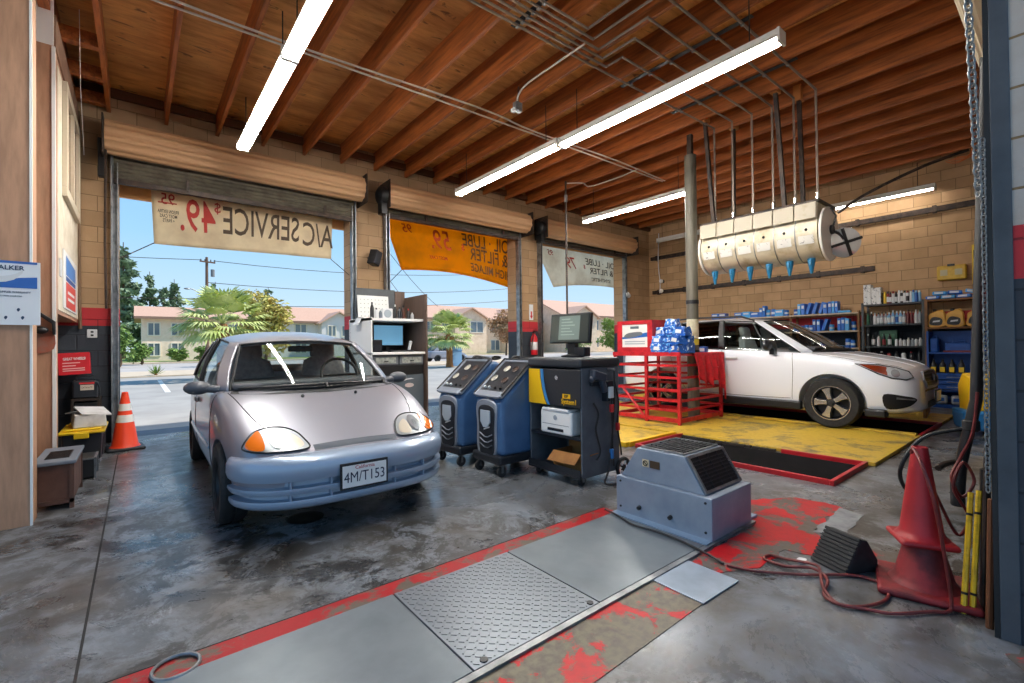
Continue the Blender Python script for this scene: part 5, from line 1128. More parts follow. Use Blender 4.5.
# ------------------------------------------------------------------ right wall fittings
for label, z, y0, y1 in (('upper long dark steel rail along the block wall', 3.74, .3, 8.0), ('lower dark steel rail on the block wall above the shelves', 2.74, 2.66, 7.95)):
    t = thing('wall_rail', label, 'rail', (11.85, (y0 + y1) / 2, z)); L = (y1 - y0) / 2
    m = MB(); m.bx(-.02, .05, -L, L, -.05, .05); m.out('channel', DSTEEL, t, smooth=0); m = MB()
    n = 7
    for i in range(n): yy = -L + .2 + (2 * L - .4) * i / (n - 1); MB().bx(-.035, .05, yy - .03, yy + .03, -.07, .07).out('bracket', DSTEEL, t, smooth=0)
fixture('unlit fluorescent fixture on the block wall left of the steel column', 11.55, 6.2, 7.55, 4.13, tube=TUBE_OFF, tubes=(0,))
TUBE_W = TUBE.copy(); TUBE_W.name = 'lamp_tube_single'; TUBE_W.node_tree.nodes['Principled BSDF'].inputs['Emission Strength'].default_value = 30
fixture('lit fluorescent fixture on the block wall beside the drum mirror', 11.55, 1.66, 4.10, 4.06, tube=TUBE_W, tubes=(0,))
o = MB().tube(crom([(11.6, 3.2, 3.98), (11.2, 2.6, 4.15), (11.3, 1.8, 4.45), (11.5, 1.2, 4.62)], 8), .03, 8).out('wrapped_cable', DSTEEL); tag(o, 'dark wrapped cable slung from the drum mirror up to the ceiling corner', 'cable')
m = MB()
for i in range(5): m.tube(crom([(11.5 - .03 * i, 1.5 - i * .04, 4.50), (11.45, 1.35 - i * .05, 4.42 + .02 * i), (11.5, 1.15, 4.50 + .03 * i), (11.6, 1.0 - .03 * i, 4.6)], 6), .008, 5)
tag(m.out('orange_wires', M('wire_orange', '#c96a2a', .5)), 'tangle of thin orange wires under the ceiling beside the hoist chain', 'wires')
o = MB().tube(crom([(11.82, 7.7, 4.45), (11.8, 7.72, 3.6), (11.82, 7.68, 3.0), (11.82, 7.7, 2.7)], 5), .012, 6).out('hanging_wire', PALE); tag(o, 'pale wire hanging down the far corner of the block wall', 'wire')
for z, l in ((3.04, 'upper'), (2.76, 'lower')):
    t = thing('wall_hook_lamp', 'white round cap with dark mount in the far corner, %s of two' % l, 'wall lamp', (11.78, 7.62, z)); MB().sph((0, 0, 0), .06, 12).out('cap', WHITE, t); MB().bx(0, .12, -.03, .03, -.04, .04).out('mount', BLACK, t, smooth=0)
yb = thing('yellow_case', 'yellow plastic case mounted on the block wall above the shelves', 'case', (11.84, 1.49, 2.36))
MB().bx(-.08, .0605, -.20, .20, 0, .27).out('case', M('case_yellow', '#d2a92a', .45, c2='#b58d1e', scale=7), yb, smooth=0, bev=.02)
for y in (-.1, .1): MB().bx(-.088, -.078, y - .05, y + .05, .08, .19).out('panel', M('case_panel', '#b9ae84', .5), yb, smooth=0)
MB().bx(-.1, -.07, -.05, .05, .25, .29).out('handle', BLACK, yb, smooth=0, bev=.004)
bs = thing('yellow_sign', 'yellow sign with black lettering seen behind the hoist chain', 'sign', (11.86, 1.0, 2.25))
MB().bx(-.01, .0, -.32, .22, 0, .72).out('board', M('sign_yellow', '#e8c224', .5), bs, smooth=0); text('Be', .26, frame((-.0115, .05, .22), (0, -1, 0), (0, 0, 1)), BLACK, bs, bold=.006)
MB().prism([(-.2, .45), (.2, .45), (.2, .62), (-.2, .62)], .002, frame((-.0115, 0, 0), (0, -1, 0), (0, 0, 1))).out('black_symbol', BLACK, bs, smooth=0)
# ------------------------------------------------------------------ things by the near right post
def chain(label, a, b, r, w, n):
    a, b = V(a), V(b); m = MB()
    d = (b - a).normalized(); x = d.orthogonal().normalized(); y = d.cross(x)
    for i in range(n):
        c_ = a.lerp(b, (i + .5) / n); s_ = x if i % 2 else y; h = (b - a).length / n * .72
        pts = [c_ + s_ * (w * math.cos(q)) + d * (h * math.sin(q)) for q in [2 * PI * k / 12 for k in range(12)]]
        m.tube(pts, r, 5, closed=True)
    o = m.out("hoist_chain", M("chain_zinc", "#7f8180", .4, .7)); return tag(o, label, 'chain')
chain('thick hoist chain hanging in front of the ceiling joists', (2.60, .268, 2.75), (2.615, .246, 1.80), .0042, .013, 34)
chain('thin pull chain hanging along the blue door guide post', (2.70, .240, 2.05), (2.70, .245, .60), .0028, .009, 74)
ep = thing('exhaust_pole', 'long leaning black exhaust pole with a rubber cuff beside the door guide', 'pole', (4.55, .565, .0))
MB().tube([(0, 0, .05), (.0, -.02, .35), (.03, -.10, .8), (.04, -.20, 3.6)], .034, 14).out('tube', BLACK, ep)
MB().lathe([(.036, .04), (.040, .05), (.040, .20), (.036, .22)], (0, 0, 0), 18).out('cuff', RUB, ep)
for z, x, y in ((.62, .022, -.072),): MB().lathe([(.036, -.04), (.048, -.03), (.048, .03), (.036, .04)], (x, y, z), 18).out('coupling', RUB, ep)
MB().tube(crom([(.02, -.05, .60), (-.05, .18, .50), (-.10, .30, .25), (.1, .28, .04), (.35, .20, .03)], 7), .014, 7).out('hose_tail', BLACK, ep)
MB().tube(crom([(.02, .0, .35), (-.14, .05, .35), (-.22, .07, .33)], 5), .02, 8).out('valve_handle', DSTEEL, ep)
def stick(name, label, a, b, r, mat, n=8, cat='stick', bands=()):
    t = thing(name, label, cat, a); d = V(b) - V(a)
    MB().tube([(0, 0, 0), d], r, n).out('shaft', mat, t)
    for f in bands: MB().cyl(d * f, d * (f + .02), r * 1.15, n=n).out('band', BLACK, t)
    return t
YST = M('stick_yellow', '#d8b51c', .5, c2='#a88a1a', scale=14, lo=.5, hi=.7)
stick('yellow_bar', 'yellow steel bar leaning by the red cones, the left of two', (2.86, .345, .0), (3.06, .335, .50), .011, YST, 6, 'bar', (.15, .8))
stick('yellow_bar', 'yellow steel bar leaning by the red cones, the one nearer the post', (2.875, .318, .0), (3.04, .305, .52), .011, YST, 6, 'bar', (.15, .8))
stick('black_bar', 'thick black bar leaning behind the yellow bars', (3.10, .300, .0), (3.06, .285, .62), .019, BLACK, 8, 'bar')
stick('wooden_stick', 'brown wooden stick leaning against the dark blue post', (2.80, .258, .0), (2.79, .243, .55), .013, M('stick_wood', '#6b4126', .6), 8, 'stick')
stick('black_rod', 'thin black rod leaning between the wooden stick and the yellow bars', (2.95, .292, .0), (2.98, .272, .75), .009, DSTEEL, 7, 'rod')
mb_ = thing('mop_bucket', 'blue mop bucket with a yellow wringer standing under the right shelves', 'bucket', (8.5, .86, 0), .4)
BK = M('bucket_blue', '#2f7fc0', .4)
m = MB(); m.box((0, 0, .19), (.42, .34, .26), None, (1.15, 1.15)); m.out('bucket', BK, mb_, smooth=0, bev=.04)
for x, y in ((-.16, -.12), (.16, -.12), (-.16, .12), (.16, .12)): caster(mb_, x, y, .028)
m = MB(); P = [(-.17, .0), (.15, .0), (.20, .34), (.05, .50), (-.22, .46)]; m.prism(P, .26, frame((0, .13, .30), (1, 0, 0), (0, 0, 1))); m.out('wringer', M('wringer_yellow', '#e9b81c', .4), mb_, smooth=0, bev=.03)
MB().tube([(.1, -.16, .6), (.16, -.17, .95)], .014, 7).out('lever', MATS['wringer_yellow'], mb_)
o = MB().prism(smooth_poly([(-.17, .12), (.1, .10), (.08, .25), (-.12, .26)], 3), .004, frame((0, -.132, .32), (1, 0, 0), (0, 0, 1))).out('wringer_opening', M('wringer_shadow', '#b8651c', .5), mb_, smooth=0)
o = MB().tube(crom([(3.15, .315, .97), (3.15, .335, .77), (3.17, .385, .63), (3.13, .41, .54), (3.15, .375, .45), (3.18, .335, .53), (3.15, .37, .62), (3.10, .40, .50), (3.15, .355, .36), (3.18, .40, .25), (3.05, .46, .47)], 7), .007, 7).out('coiled_hose', HOSE); tag(o, 'dark red air hose hanging in tangled loops beside the exhaust pole', 'hose')
o = MB().prism(smooth_poly([(-.03, -.01), (.03, -.015), (.025, .02), (-.02, .02)], 3), .012, frame((2.86, .99, .001), (1, 0, 0), (0, 1, 0))).out('paper_scrap', WHITE); tag(o, 'small white scrap lying on the red paint beside the hose', 'scrap')
# ------------------------------------------------------------------ workstation between the first two doors
ws = thing('workstation', 'tall white and grey computer workstation cabinet beside the silver car', 'cabinet', (2.80, 6.90, 0))
GW = M('cabinet_grey', '#4e5357', .45, c2='#45494d', scale=6); DWB = M('cabinet_brown', '#5c4a40', .55, c2='#4c3d35', scale=4, stretch=(5, 5, .6))
MB().bx(0, .02, 0, .95, 0, 1.69).out('left_side', WHITE, ws, smooth=0); MB().bx(.90, .925, -.10, .95, 0, 2.09).out('right_side', DWB, ws, smooth=0)
MB().bx(.0, .90, .90, .92, 1.1, 1.69).out('back', DARKP, ws, smooth=0); MB().bx(.02, .72, .70, .72, 1.69, 2.22).out('upper_back', GW, ws, smooth=0); MB().bx(.72, .90, .68, .72, 1.69, 2.20).out('upper_back', DWB, ws, smooth=0)
MB().bx(.0, .90, .0, .92, 1.64, 1.68).out('top_shelf', WHITE, ws, smooth=0); MB().bx(.0, .93, -.06, .90, 1.10, 1.14).out('counter', WHITE, ws, smooth=0, bev=.006)
MB().bx(.02, .90, .01, .90, .05, 1.10).out('carcass', GW, ws, smooth=0)
for x0, x1 in ((.03, .44), (.47, .89)):
    d = MB().bx(x0, x1, -.012, .01, .94, 1.08).out('drawer', M('drawer_grey', '#70757a', .4), ws, smooth=0, bev=.004)
    MB().bx(x0 + .04, x1 - .04, -.016, -.011, .965, 1.055).out('label_holder', M('label_pale', '#b9bdb4', .5, c2='#8a8f88', scale=20), d, smooth=0)
    MB().bx((x0 + x1) / 2 - .03, (x0 + x1) / 2 + .03, -.03, -.012, .99, 1.005).out('handle', BLACK, d, smooth=0)
MB().bx(.03, .89, -.002, .012, .78, .92).out('open_bay', BLACK, ws, smooth=0)
m = MB().bx(.48, .80, .0, .012, .80, .86).out('tray', GREYD, ws, smooth=0)
for x0, x1 in ((.03, .36), (.38, .89)):
    d = MB().bx(x0, x1, -.012, .01, .08, .76).out('door', M('door_bluegrey', '#566068', .4), ws, smooth=0, bev=.004)
    if x0 > .1:
        MB().prism([(.48 + .08 * math.cos(q / 10 * PI) + .15, .60 + .035 * math.sin(q / 10 * PI)) for q in range(20)], .002, frame((0, -.013, 0), (1, 0, 0), (0, 0, 1))).out('oval_sticker', M('oval_sticker', '#c9b9b6', .5), d, smooth=0)
        MB().prism([(.50, .70), (.66, .715), (.72, .70), (.60, .69), (.52, .67)], .002, frame((0, -.013, 0), (1, 0, 0), (0, 0, 1))).out('script_sticker', PALE, d, smooth=0)
o = thing('lcd_monitor', 'lit blue computer screen on the workstation counter', 'monitor', (3.28, 7.35, 1.14), .08)
MB().box((0, 0, .02), (.2, .16, .02)).out('foot', BLACK, o, bev=.004); MB().box((0, .03, .12), (.06, .03, .2)).out('stand', BLACK, o)
h = MB().box((0, 0, .28), (.56, .03, .36)).out('housing', BLACK, o, bev=.006)
MB().bx(-.265, .265, -.018, -.0155, .115, .445).out('screen', M('screen_blue', '#6fa6c8', .2, emit=.45), h, smooth=0)
o = thing('keyboard', 'black keyboard in front of the lit workstation screen', 'keyboard', (3.35, 7.02, 1.141)); MB().bx(-.2, .2, -.07, .07, 0, .025).out('case', BLACK, o, smooth=0, bev=.004)
m = MB()
for i in range(12):
    for j in range(4): m.bx(-.19 + i * .032, -.165 + i * .032, -.055 + j * .03, -.032 + j * .03, .025, .030)
m.out('keys', DARKP, o, smooth=0)['kind'] = 'stuff'
o = thing('desktop_computer', 'black desktop unit left of the lit workstation screen', 'computer', (2.95, 7.25, 1.141)); MB().bx(-.11, .12, -.15, .2, 0, .20).out('case', DARKP, o, smooth=0, bev=.01); MB().bx(-.09, .10, -.156, -.149, .12, .17).out('drive_bay', BLACK, o, smooth=0)
o = thing('mouse_tray_items', 'small white handset beside the black keyboard', 'handset', (3.53, 7.06, 1.141), .3); MB().box((0, 0, .09), (.04, .04, .18), (.2, .1, 0)).out('handset', PALE, o, bev=.008); MB().box((0, 0, .015), (.08, .08, .03)).out('cradle', BLACK, o, bev=.006)
o = thing('pegboard', 'white perforated panel leaning on the back of the workstation top', 'panel', (3.09, 7.50, 1.681)); MB().box((0, 0, .2), (.54, .012, .42), (-.12, 0, 0)).out('panel', M('panel_white', '#dcdedb', .5), o, smooth=0)
m = MB()
for i in range(8):
    for j in range(5): m.box((-.22 + i * .063, -.008 + (j * .07 - .16) * .12, .06 + j * .07), (.012, .012, .012), (-.12, 0, 0))
m.out('holes', M('panel_holes', '#9a9c98', .6), o, smooth=0)['kind'] = 'stuff'
o = thing('round_clock', 'white desk clock with grey dial among bottles on the workstation top', 'clock', (3.16, 7.12, 1.681)); MB().bx(-.09, .09, -.03, .03, 0, .17).out('case', PALE, o, smooth=0, bev=.012)
MB().lathe([(0, .008), (.06, .008), (.065, 0)], (0, -.03, .085), 24, Matrix.Rotation(PI / 2, 4, 'X')).out('dial', M('dial_grey', '#9aa5ad', .4), o)
def bottle(name, label, loc, r, h, body, cap, kind='round', group=None, cat='bottle', rz=0, lab=None):
    t = thing(name, label, cat, loc, rz, group)
    if kind == 'can': pr = [(0, 0), (r, 0), (r, h * .78), (r * .86, h * .82)]; cp = [(r * .6, h * .82), (r * .6, h * .98), (r * .5, h), (0, h)]
    elif kind == 'tall': pr = [(0, 0), (r, 0), (r, h * .62), (r * .8, h * .72), (r * .36, h * .86)]; cp = [(r * .42, h * .86), (r * .42, h), (0, h)]
    else: pr = [(0, 0), (r, 0), (r, h * .72), (r * .75, h * .82), (r * .45, h * .86)]; cp = [(r * .5, h * .86), (r * .5, h), (0, h)]
    MB().lathe(pr, (0, 0, 0), 14).out('body', body, t, smooth=40); MB().lathe(cp, (0, 0, 0), 12).out('cap', cap, t, smooth=40)
    if lab: MB().lathe([(r * 1.01, h * .12), (r * 1.01, h * .55)], (0, 0, 0), 14, caps=False).out('label', lab, t)
    return t
for i, (x, h, r, bm_, cm, l) in enumerate(((2.90, .26, .032, BLACK, BLACK, 'tall black bottle at the left end of the workstation top'), (2.98, .17, .03, PALE, BLACK, 'short pale bottle with black cap on the workstation top'), (3.04, .15, .026, GREYD, PALE, 'short grey bottle with pale cap beside the desk clock'), (3.30, .24, .03, BLACK, PALE, 'black bottle with pale cap right of the desk clock'), (3.37, .20, .035, DARKP, BLACK, 'squat dark bottle in the middle of the workstation top'), (3.45, .23, .028, M('bottle_brown', '#4a2a20', .3), BLACK, 'brown bottle with black cap on the workstation top'), (3.53, .18, .03, BLACK, M('cap_red', '#b0222a', .4), 'dark bottle with red cap on the workstation top'), (3.61, .12, .03, PALE, PALE, 'small white jar at the right end of the workstation top'))):
    bottle('spray_bottle', l, (x, 7.10 + .02 * (i % 2), 1.681), r, h, bm_, cm, 'tall', 'bottles on the workstation top')
o = thing('paper_file', 'white folded leaflet hooked over the left edge of the workstation', 'leaflet', (2.78, 7.35, 1.692)); m = MB(); m.box((-.02, 0, -.045), (.006, .22, .14), (0, .5, 0)); m.box((.07, 0, .008), (.14, .22, .006)); m.out('sheet', M('leaflet', '#e6e6e4', .5), o, smooth=0)
o = MB().tube([(-.44, 6.2, 4.6), (-.46, 6.6, 4.0), (-.5, 7.6, 3.6)], .0025, 5).out('pull_cord', WHITE); tag(o, 'thin white cord hanging from the ceiling beside the office window', 'cord')
# ------------------------------------------------------------------ shelving along the block wall
SW = M('shelf_wood', '#8a6038', .7, c2='#6d4a2a', scale=4); SM = M('shelf_metal', '#3e4347', .5, .4); SLT = M('shelf_light_edge', '#b8a890', .6)
def rack(label, y0, y1, zs, top, mat, board, d=.42, x=11.42, nm='shelf_rack', mid=(), low=0):
    t = thing(nm, label, 'shelving', (x, (y0 + y1) / 2, low)); L = (y1 - y0) / 2
    for y in [-L, L] + [q - (y0 + y1) / 2 for q in mid]:
        for xx in (0, d - .04): MB().bx(xx, xx + .04, y - .02, y + .02, 0, top).out('upright', mat, t, smooth=0)
    for z in zs: MB().bx(-.01, d, -L, L, z - .03, z).out('shelf_board', board, t, smooth=0)
    return t
rack('long wooden rack of blue filter boxes behind the SUV', 2.84, 6.6, (1.83, 1.46, 1.10, .7), 1.86, SW, SLT, mid=(4.10, 5.3))
rack('dark metal rack of bottles and spray cans behind the SUV bonnet', 1.84, 2.77, (1.965, 1.56, 1.13, .85, .3), 2.0, SM, SM)
rack('wooden rack of oil jugs near the door guide post', .80, 1.80, (1.985, 1.47), 2.0, SW, SW, mid=())
bc = thing('parts_cabinet', 'blue metal parts cabinet under the wooden oil jug rack', 'cabinet', (11.40, 1.33, 0))
BLM = M('cabinet_blue', '#1f4f9c', .35, .2, c2='#1a4488', scale=6)
m = MB(); m.bx(.0, .44, -.47, -.44, 0, 1.40); m.bx(0, .44, .44, .47, 0, 1.40); m.bx(.42, .44, -.44, .44, 0, 1.40); m.bx(0, .42, -.44, .44, .98, 1.01); m.bx(0, .42, -.44, .44, .60, .63); m.bx(0, .42, -.44, .44, .0, .06); m.bx(.02, .42, -.44, .44, .30, .33); m.out('carcass', BLM, bc, smooth=0)
for k, z in enumerate((.34, .43, .52)):
    d = MB().bx(-.02, .02, -.435, .435, z, z + .075).out('drawer', BLM, bc, smooth=0, bev=.004); MB().bx(-.032, -.02, -.2, .2, z + .035, z + .047).out('handle', STEEL, d, smooth=0)
rnd = random.Random(21)
ordn = lambda k: ['first', 'second', 'third', 'fourth', 'fifth', 'sixth', 'seventh', 'eighth', 'ninth', 'tenth', 'eleventh', 'twelfth', 'thirteenth', 'fourteenth', 'fifteenth', 'sixteenth', 'seventeenth', 'eighteenth', 'nineteenth', 'twentieth'][k] if k < 20 else '%dth' % (k + 1)
FB = [M('filter_blue', '#2470cc', .4, c2='#1c60b4', scale=6), M('filter_navy', '#1b4c9e', .4), M('filter_sky', '#48a4e4', .4), M('filter_white', '#cdd6dc', .5), M('filter_grey', '#8aa0ae', .5)]
def filters(z, y_hi, y_lo, where, pat, seed, x=11.52):
    """blue parts boxes from left (high y) to right along a shelf. pat: list of (kind, n)"""
    rnd = random.Random(seed); y = y_hi; k = 0
    for kind, n in pat:
        for i in range(n):
            if kind == 'gap': y -= .07; continue
            w, h, dp = {'tall': (rnd.uniform(.05, .075), rnd.uniform(.20, .27), .18), 'wide': (rnd.uniform(.15, .20), rnd.uniform(.12, .16), .2), 'flat': (.20, .045, .22), 'lean': (.06, .25, .18), 'cyl': (.09, rnd.uniform(.13, .19), 0)}[kind]
            if y - w < y_lo: return
            mt = FB[rnd.choice([0, 0, 0, 1, 2, 0, 4 if kind == 'cyl' else 2, 3 if rnd.random() < .45 else 0])]
            t = thing('filter_box' if kind != 'cyl' else 'oil_filter', '', 'box', (x + rnd.uniform(-.03, .03), y - w / 2 - (.04 if kind == 'lean' else 0), z + .001), rnd.uniform(-.12, .12), 'blue filter boxes behind the SUV')
            cname = {MATS['filter_blue']: 'blue', MATS['filter_navy']: 'navy', MATS['filter_sky']: 'sky blue', MATS['filter_white']: 'white', MATS['filter_grey']: 'grey'}[mt]
            kn = {'tall': 'upright filter box', 'wide': 'wide filter box', 'flat': 'flat filter box', 'lean': 'leaning filter box', 'cyl': 'round filter tin'}[kind]
            t['label'] = '%s %s, %s from left, %s' % (cname, kn, ordn(k), where)
            if kind == 'cyl':
                MB().lathe([(0, 0), (.042, .0), (.045, .01), (.045, h - .01), (.042, h), (0, h)], (0, 0, 0), 14).out('body', mt, t, smooth=40)
            elif kind == 'flat':
                MB().bx(-dp / 2, dp / 2, -w / 2, w / 2, 0, h).out('carton', mt, t, smooth=0, bev=.003)
            else:
                MB().box((0, 0, h / 2 + (.006 if kind == 'lean' else 0)), (dp, w, h), (.30 if kind == 'lean' else 0, 0, 0)).out('carton', mt, t, smooth=0, bev=.003)
            if kind in ('tall', 'wide'): MB().bx(-dp / 2 - .002, -dp / 2, -w * .36, w * .36, h * .55, h * .82).out('label', FB[3] if mt is not FB[3] else FB[0], t, smooth=0)
            elif kind == 'cyl': MB().lathe([(.0455, h * .3), (.0455, h * .6)], (0, 0, 0), 14, caps=False).out('label', FB[3], t)
            y -= w * 1.04 + rnd.uniform(0, .012); k += 1; y -= .05 if kind == 'lean' else 0
filters(1.83, 5.95, 4.14, 'top board left of rack divider', [('wide', 2), ('flat', 1), ('wide', 3), ('tall', 2), ('cyl', 2), ('wide', 1), ('cyl', 4)], 3)
filters(1.83, 4.06, 2.88, 'top board right of rack divider', [('cyl', 1), ('tall', 2), ('lean', 3), ('tall', 4), ('flat', 2), ('flat', 1)], 8)
filters(1.46, 4.06, 2.88, 'second board of the wooden rack', [('wide', 1), ('cyl', 2), ('tall', 2), ('lean', 1), ('cyl', 1), ('gap', 1), ('tall', 3), ('cyl', 5)], 15)
filters(1.10, 3.70, 2.88, 'third board of the wooden rack', [('wide', 2), ('flat', 1), ('cyl', 4), ('tall', 2)], 19)
# dark rack of bottles
WB = [M('bw', '#d9dcdd', .4), M('bk', '#1c1e22', .35), M('bred', '#8e2226', .4), M('blb', '#7fb4d8', .4), M('bgr', '#9aa3ab', .4), M('bgreen', '#2f6b4f', .4), M('byel', '#e2bd1e', .4), M('bmaroon', '#5c1a20', .4), M('bsilver', '#b7bcc2', .3, .5), M('bblue', '#2a5da8', .4)]
cn = {'w': (0, 'white'), 'k': (1, 'black'), 'r': (2, 'red'), 'l': (3, 'light blue'), 'g': (4, 'grey'), 'G': (5, 'green'), 'y': (6, 'yellow'), 'm': (7, 'maroon'), 's': (8, 'silver'), 'b': (9, 'blue')}
def bottles(z, y0, y1, spec, where, kind, h0, group, x=11.50, r=.031, nm='spray_can'):
    """spec: string pairs body+cap"""
    ps = spec.split(); n = len(ps)
    for i, p in enumerate(ps):
        b_, c_ = cn[p[0]], cn[p[1]]; lb = WB[cn[p[2]][0]] if len(p) > 2 else None
        h = h0 * rnd.uniform(.9, 1.05)
        bottle(nm, '%s %s, %s cap, %s from left, %s' % (b_[1], 'spray can' if nm == 'spray_can' else 'bottle', c_[1], ordn(i), where), (x + rnd.uniform(-.015, .015), y0 + (y1 - y0) * i / max(1, n - 1), z + .001), r * rnd.uniform(.9, 1.05), h, WB[b_[0]], WB[c_[0]], kind, group, lab=lb)
bottles(1.965, 2.46, 1.90, 'kk yy rkw mkw wr kkw ww kww wk wrk ww lb bl lw', 'top shelf of dark rack', 'can', .235, 'cans on the top shelf of the dark rack', r=.026)
bottles(1.56, 2.70, 1.90, 'Gk kw ws gkw gkw gkw lww lww lwb lww gww mk mk ww gG', 'second shelf of dark rack', 'tall', .255, 'bottles on the second shelf of the dark rack', r=.029, nm='fluid_bottle')
bottles(1.13, 2.70, 2.36, 'kw kkw wk kkr kkw', 'left half of third shelf, dark rack', 'tall', .235, 'dark bottles on the third shelf of the dark rack', r=.030, nm='fluid_bottle')
bottles(1.13, 2.25, 1.90, 'wk ww wk ww gw wk ww', 'right half of third shelf, dark rack', 'round', .15, 'white bottles on the third shelf of the dark rack', r=.026, nm='fluid_bottle')
bottles(.85, 2.6, 1.92, 'kk kw rk kk wk kr kk', 'fourth shelf of dark rack', 'round', .17, 'bottles on the fourth shelf of the dark rack', r=.036, nm='fluid_bottle')
t = thing('green_carton', 'dark green carton at the back of the third shelf of the dark rack', 'carton', (11.68, 2.40, 1.131)); MB().bx(-.09, .09, -.14, .14, 0, .31).out('carton', M('carton_green', '#2c5a44', .5), t, smooth=0, bev=.004); MB().bx(-.092, -.09, -.1, .1, .12, .24).out('label', M('label_green', '#4b8064', .5), t, smooth=0)
def pattern(name):
    m, nt, b = nodes(name); n = noise(nt, 26, 3); nt.links.new(ramp(nt, n, [(.56, rgb('#e9e9e7')), (.60, rgb('#7f8083'))]), b.inputs['Base Color']); return m
SPK = pattern('speckled_white')
for lab, y, w, h in (('tall speckled white carton at the left end of the dark rack top', 2.69, .12, .40), ('shorter speckled white carton beside the tall one on the dark rack top', 2.545, .15, .33)):
    t = thing('speckled_carton', lab, 'carton', (11.52, y, 1.966)); MB().bx(-.1, .1, -w / 2, w / 2, 0, h).out('carton', SPK, t, smooth=0, bev=.004); MB().bx(-.101, -.1, -.004, .004, 0, h).out('tape', PALE, t, smooth=0)
# wooden rack: packs, oil jugs, cases
k = 0
for lev, n in ((0, 4), (1, 3)):
    for i in range(n):
        y = 1.72 - i * .215 - lev * .1 + rnd.uniform(-.015, .015); 
        t = thing('blue_pack', 'flat blue parts packet, %s from left, %s layer on the oil jug rack' % (ordn(i), 'lower upper'.split()[lev]), 'packet', (11.55, y, 1.986 + lev * .075), rnd.uniform(-.2, .2), 'blue packets on the oil jug rack', rot=(rnd.uniform(-.03, .03) if not lev else (.22 if i == 2 else .04), 0, rnd.uniform(-.15, .15)))
        MB().box((0, 0, .037), (.2, .195, .062)).out('packet', FB[(0, 2, 0, 2, 2, 0, 2)[k]], t, bev=.012); MB().box((-.101, .01, .04), (.003, .12, .035)).out('label', FB[3], t, smooth=0); k += 1
GOLD = M('jug_gold', '#d9a544', .35, c2='#c8932f', scale=5)
def jug(label, y, mat, x=11.50, z=1.471, s=1.0, lab=BLACK, nm='oil_jug', group='oil jugs on the wooden rack', cap=None):
    t = thing(nm, label, 'oil jug', (x, y, z), 0, group)
    P = smooth_poly([(-.115 * s, .01), (-.12 * s, .15 * s), (-.11 * s, .24 * s), (-.03 * s, .29 * s), (.02 * s, .31 * s), (.10 * s, .27 * s), (.118 * s, .15 * s), (.115 * s, .01)], 4)
    b = MB(); b.prism(P, .11 * s, frame((.055 * s, 0, 0), (0, -1, 0), (0, 0, 1))); b.out('body', mat, t, smooth=40, bev=.015)
    hd = MB(); hd.tube(crom([(0, -.02 * s, .29 * s), (0, -.06 * s, .315 * s), (0, -.10 * s, .25 * s), (0, -.112 * s, .17 * s)], 5), .014 * s, 7); hd.out('handle', mat, t)
    MB().cyl((0, .035 * s, .295 * s), (0, .035 * s, .335 * s), .028 * s, n=14).out('cap', cap or BLACK, t)
    lb = MB().prism(smooth_poly([(-.09 * s, .05 * s), (.05 * s, .04 * s), (.07 * s, .15 * s), (-.04 * s, .19 * s), (-.095 * s, .13 * s)], 4), .003, frame((-.0565 * s, 0, 0), (0, -1, 0), (0, 0, 1))).out('label', lab, t, smooth=0)
    MB().prism([(-.06 * s, .09 * s), (.04 * s, .10 * s), (.045 * s, .13 * s), (-.05 * s, .12 * s)], .002, frame((-.060 * s, 0, 0), (0, -1, 0), (0, 0, 1))).out('label_stripe', PALE, lb, smooth=0)
    return t
jug('gold oil jug with black label, leftmost on the wooden rack', 1.655, GOLD); jug('gold oil jug with black label in the middle of the wooden rack', 1.415, GOLD); jug('gold oil jug with black label nearest the exhaust pole', 1.135, GOLD)
t = thing('white_sack', 'crumpled white and red packet right of the gold oil jugs', 'packet', (11.5, .90, 1.471)); MB().sph((0, 0, .10), .11, 12, (.8, 1, .9)).out('packet', M('sack_white', '#c9cdd2', .5, c2='#b5474a', scale=14, lo=.6, hi=.65), t)
jug('gold jug low on the right behind the hoist chain', .93, GOLD, z=1.0101, s=1.0, x=11.55)
for i, (y, w, h, l) in enumerate(((1.70, .12, .26, 'upright blue case at the left of the blue cabinet top'), (1.38, .34, .17, 'wide blue tool case with handle on the blue cabinet'), (1.10, .16, .30, 'tall deep blue case right of the wide tool case'))):
    t = thing('blue_case', l, 'case', (11.52, y, 1.0101)); MB().bx(-.09, .09, -w / 2, w / 2, 0, h).out('case', M('case_blue', '#1e55a8', .35), t, smooth=0, bev=.02)
    MB().tube([(0, -w * .25, h - .005), (0, -w * .22, h + .045), (0, w * .22, h + .045), (0, w * .25, h - .005)], .010, 6).out('handle', MATS['case_blue'], t); MB().bx(-.093, -.088, -w * .3, w * .3, h * .3, h * .6).out('panel', FB[1], t, smooth=0)
t = thing('red_tray', 'flat red and grey tray under the wide blue tool case', 'tray', (11.47, 1.38, 1.0101)); MB().bx(-.06, -.045, -.19, .19, 0, .035).out('tray', M('tray_red', '#7e3038', .5), t, smooth=0)
for i in range(4):
    t = thing('yellow_label_bottle', 'black bottle with yellow label, %s from the left in the blue cabinet' % ordn(i), 'bottle', (11.47, 1.715 - i * .125, .6301), 0, 'yellow label bottles in the blue cabinet')
    MB().lathe([(0, 0), (.046, 0), (.046, .15), (.03, .19), (.018, .215)], (0, 0, 0), 14).out('body', WB[1], t, smooth=40); MB().lathe([(.0195, .215), (.0195, .25), (0, .25)], (0, 0, 0), 12).out('cap', WB[1], t); MB().bx(-.049, -.044, -.034, .034, .02, .11).out('label', WB[6], t, smooth=0)
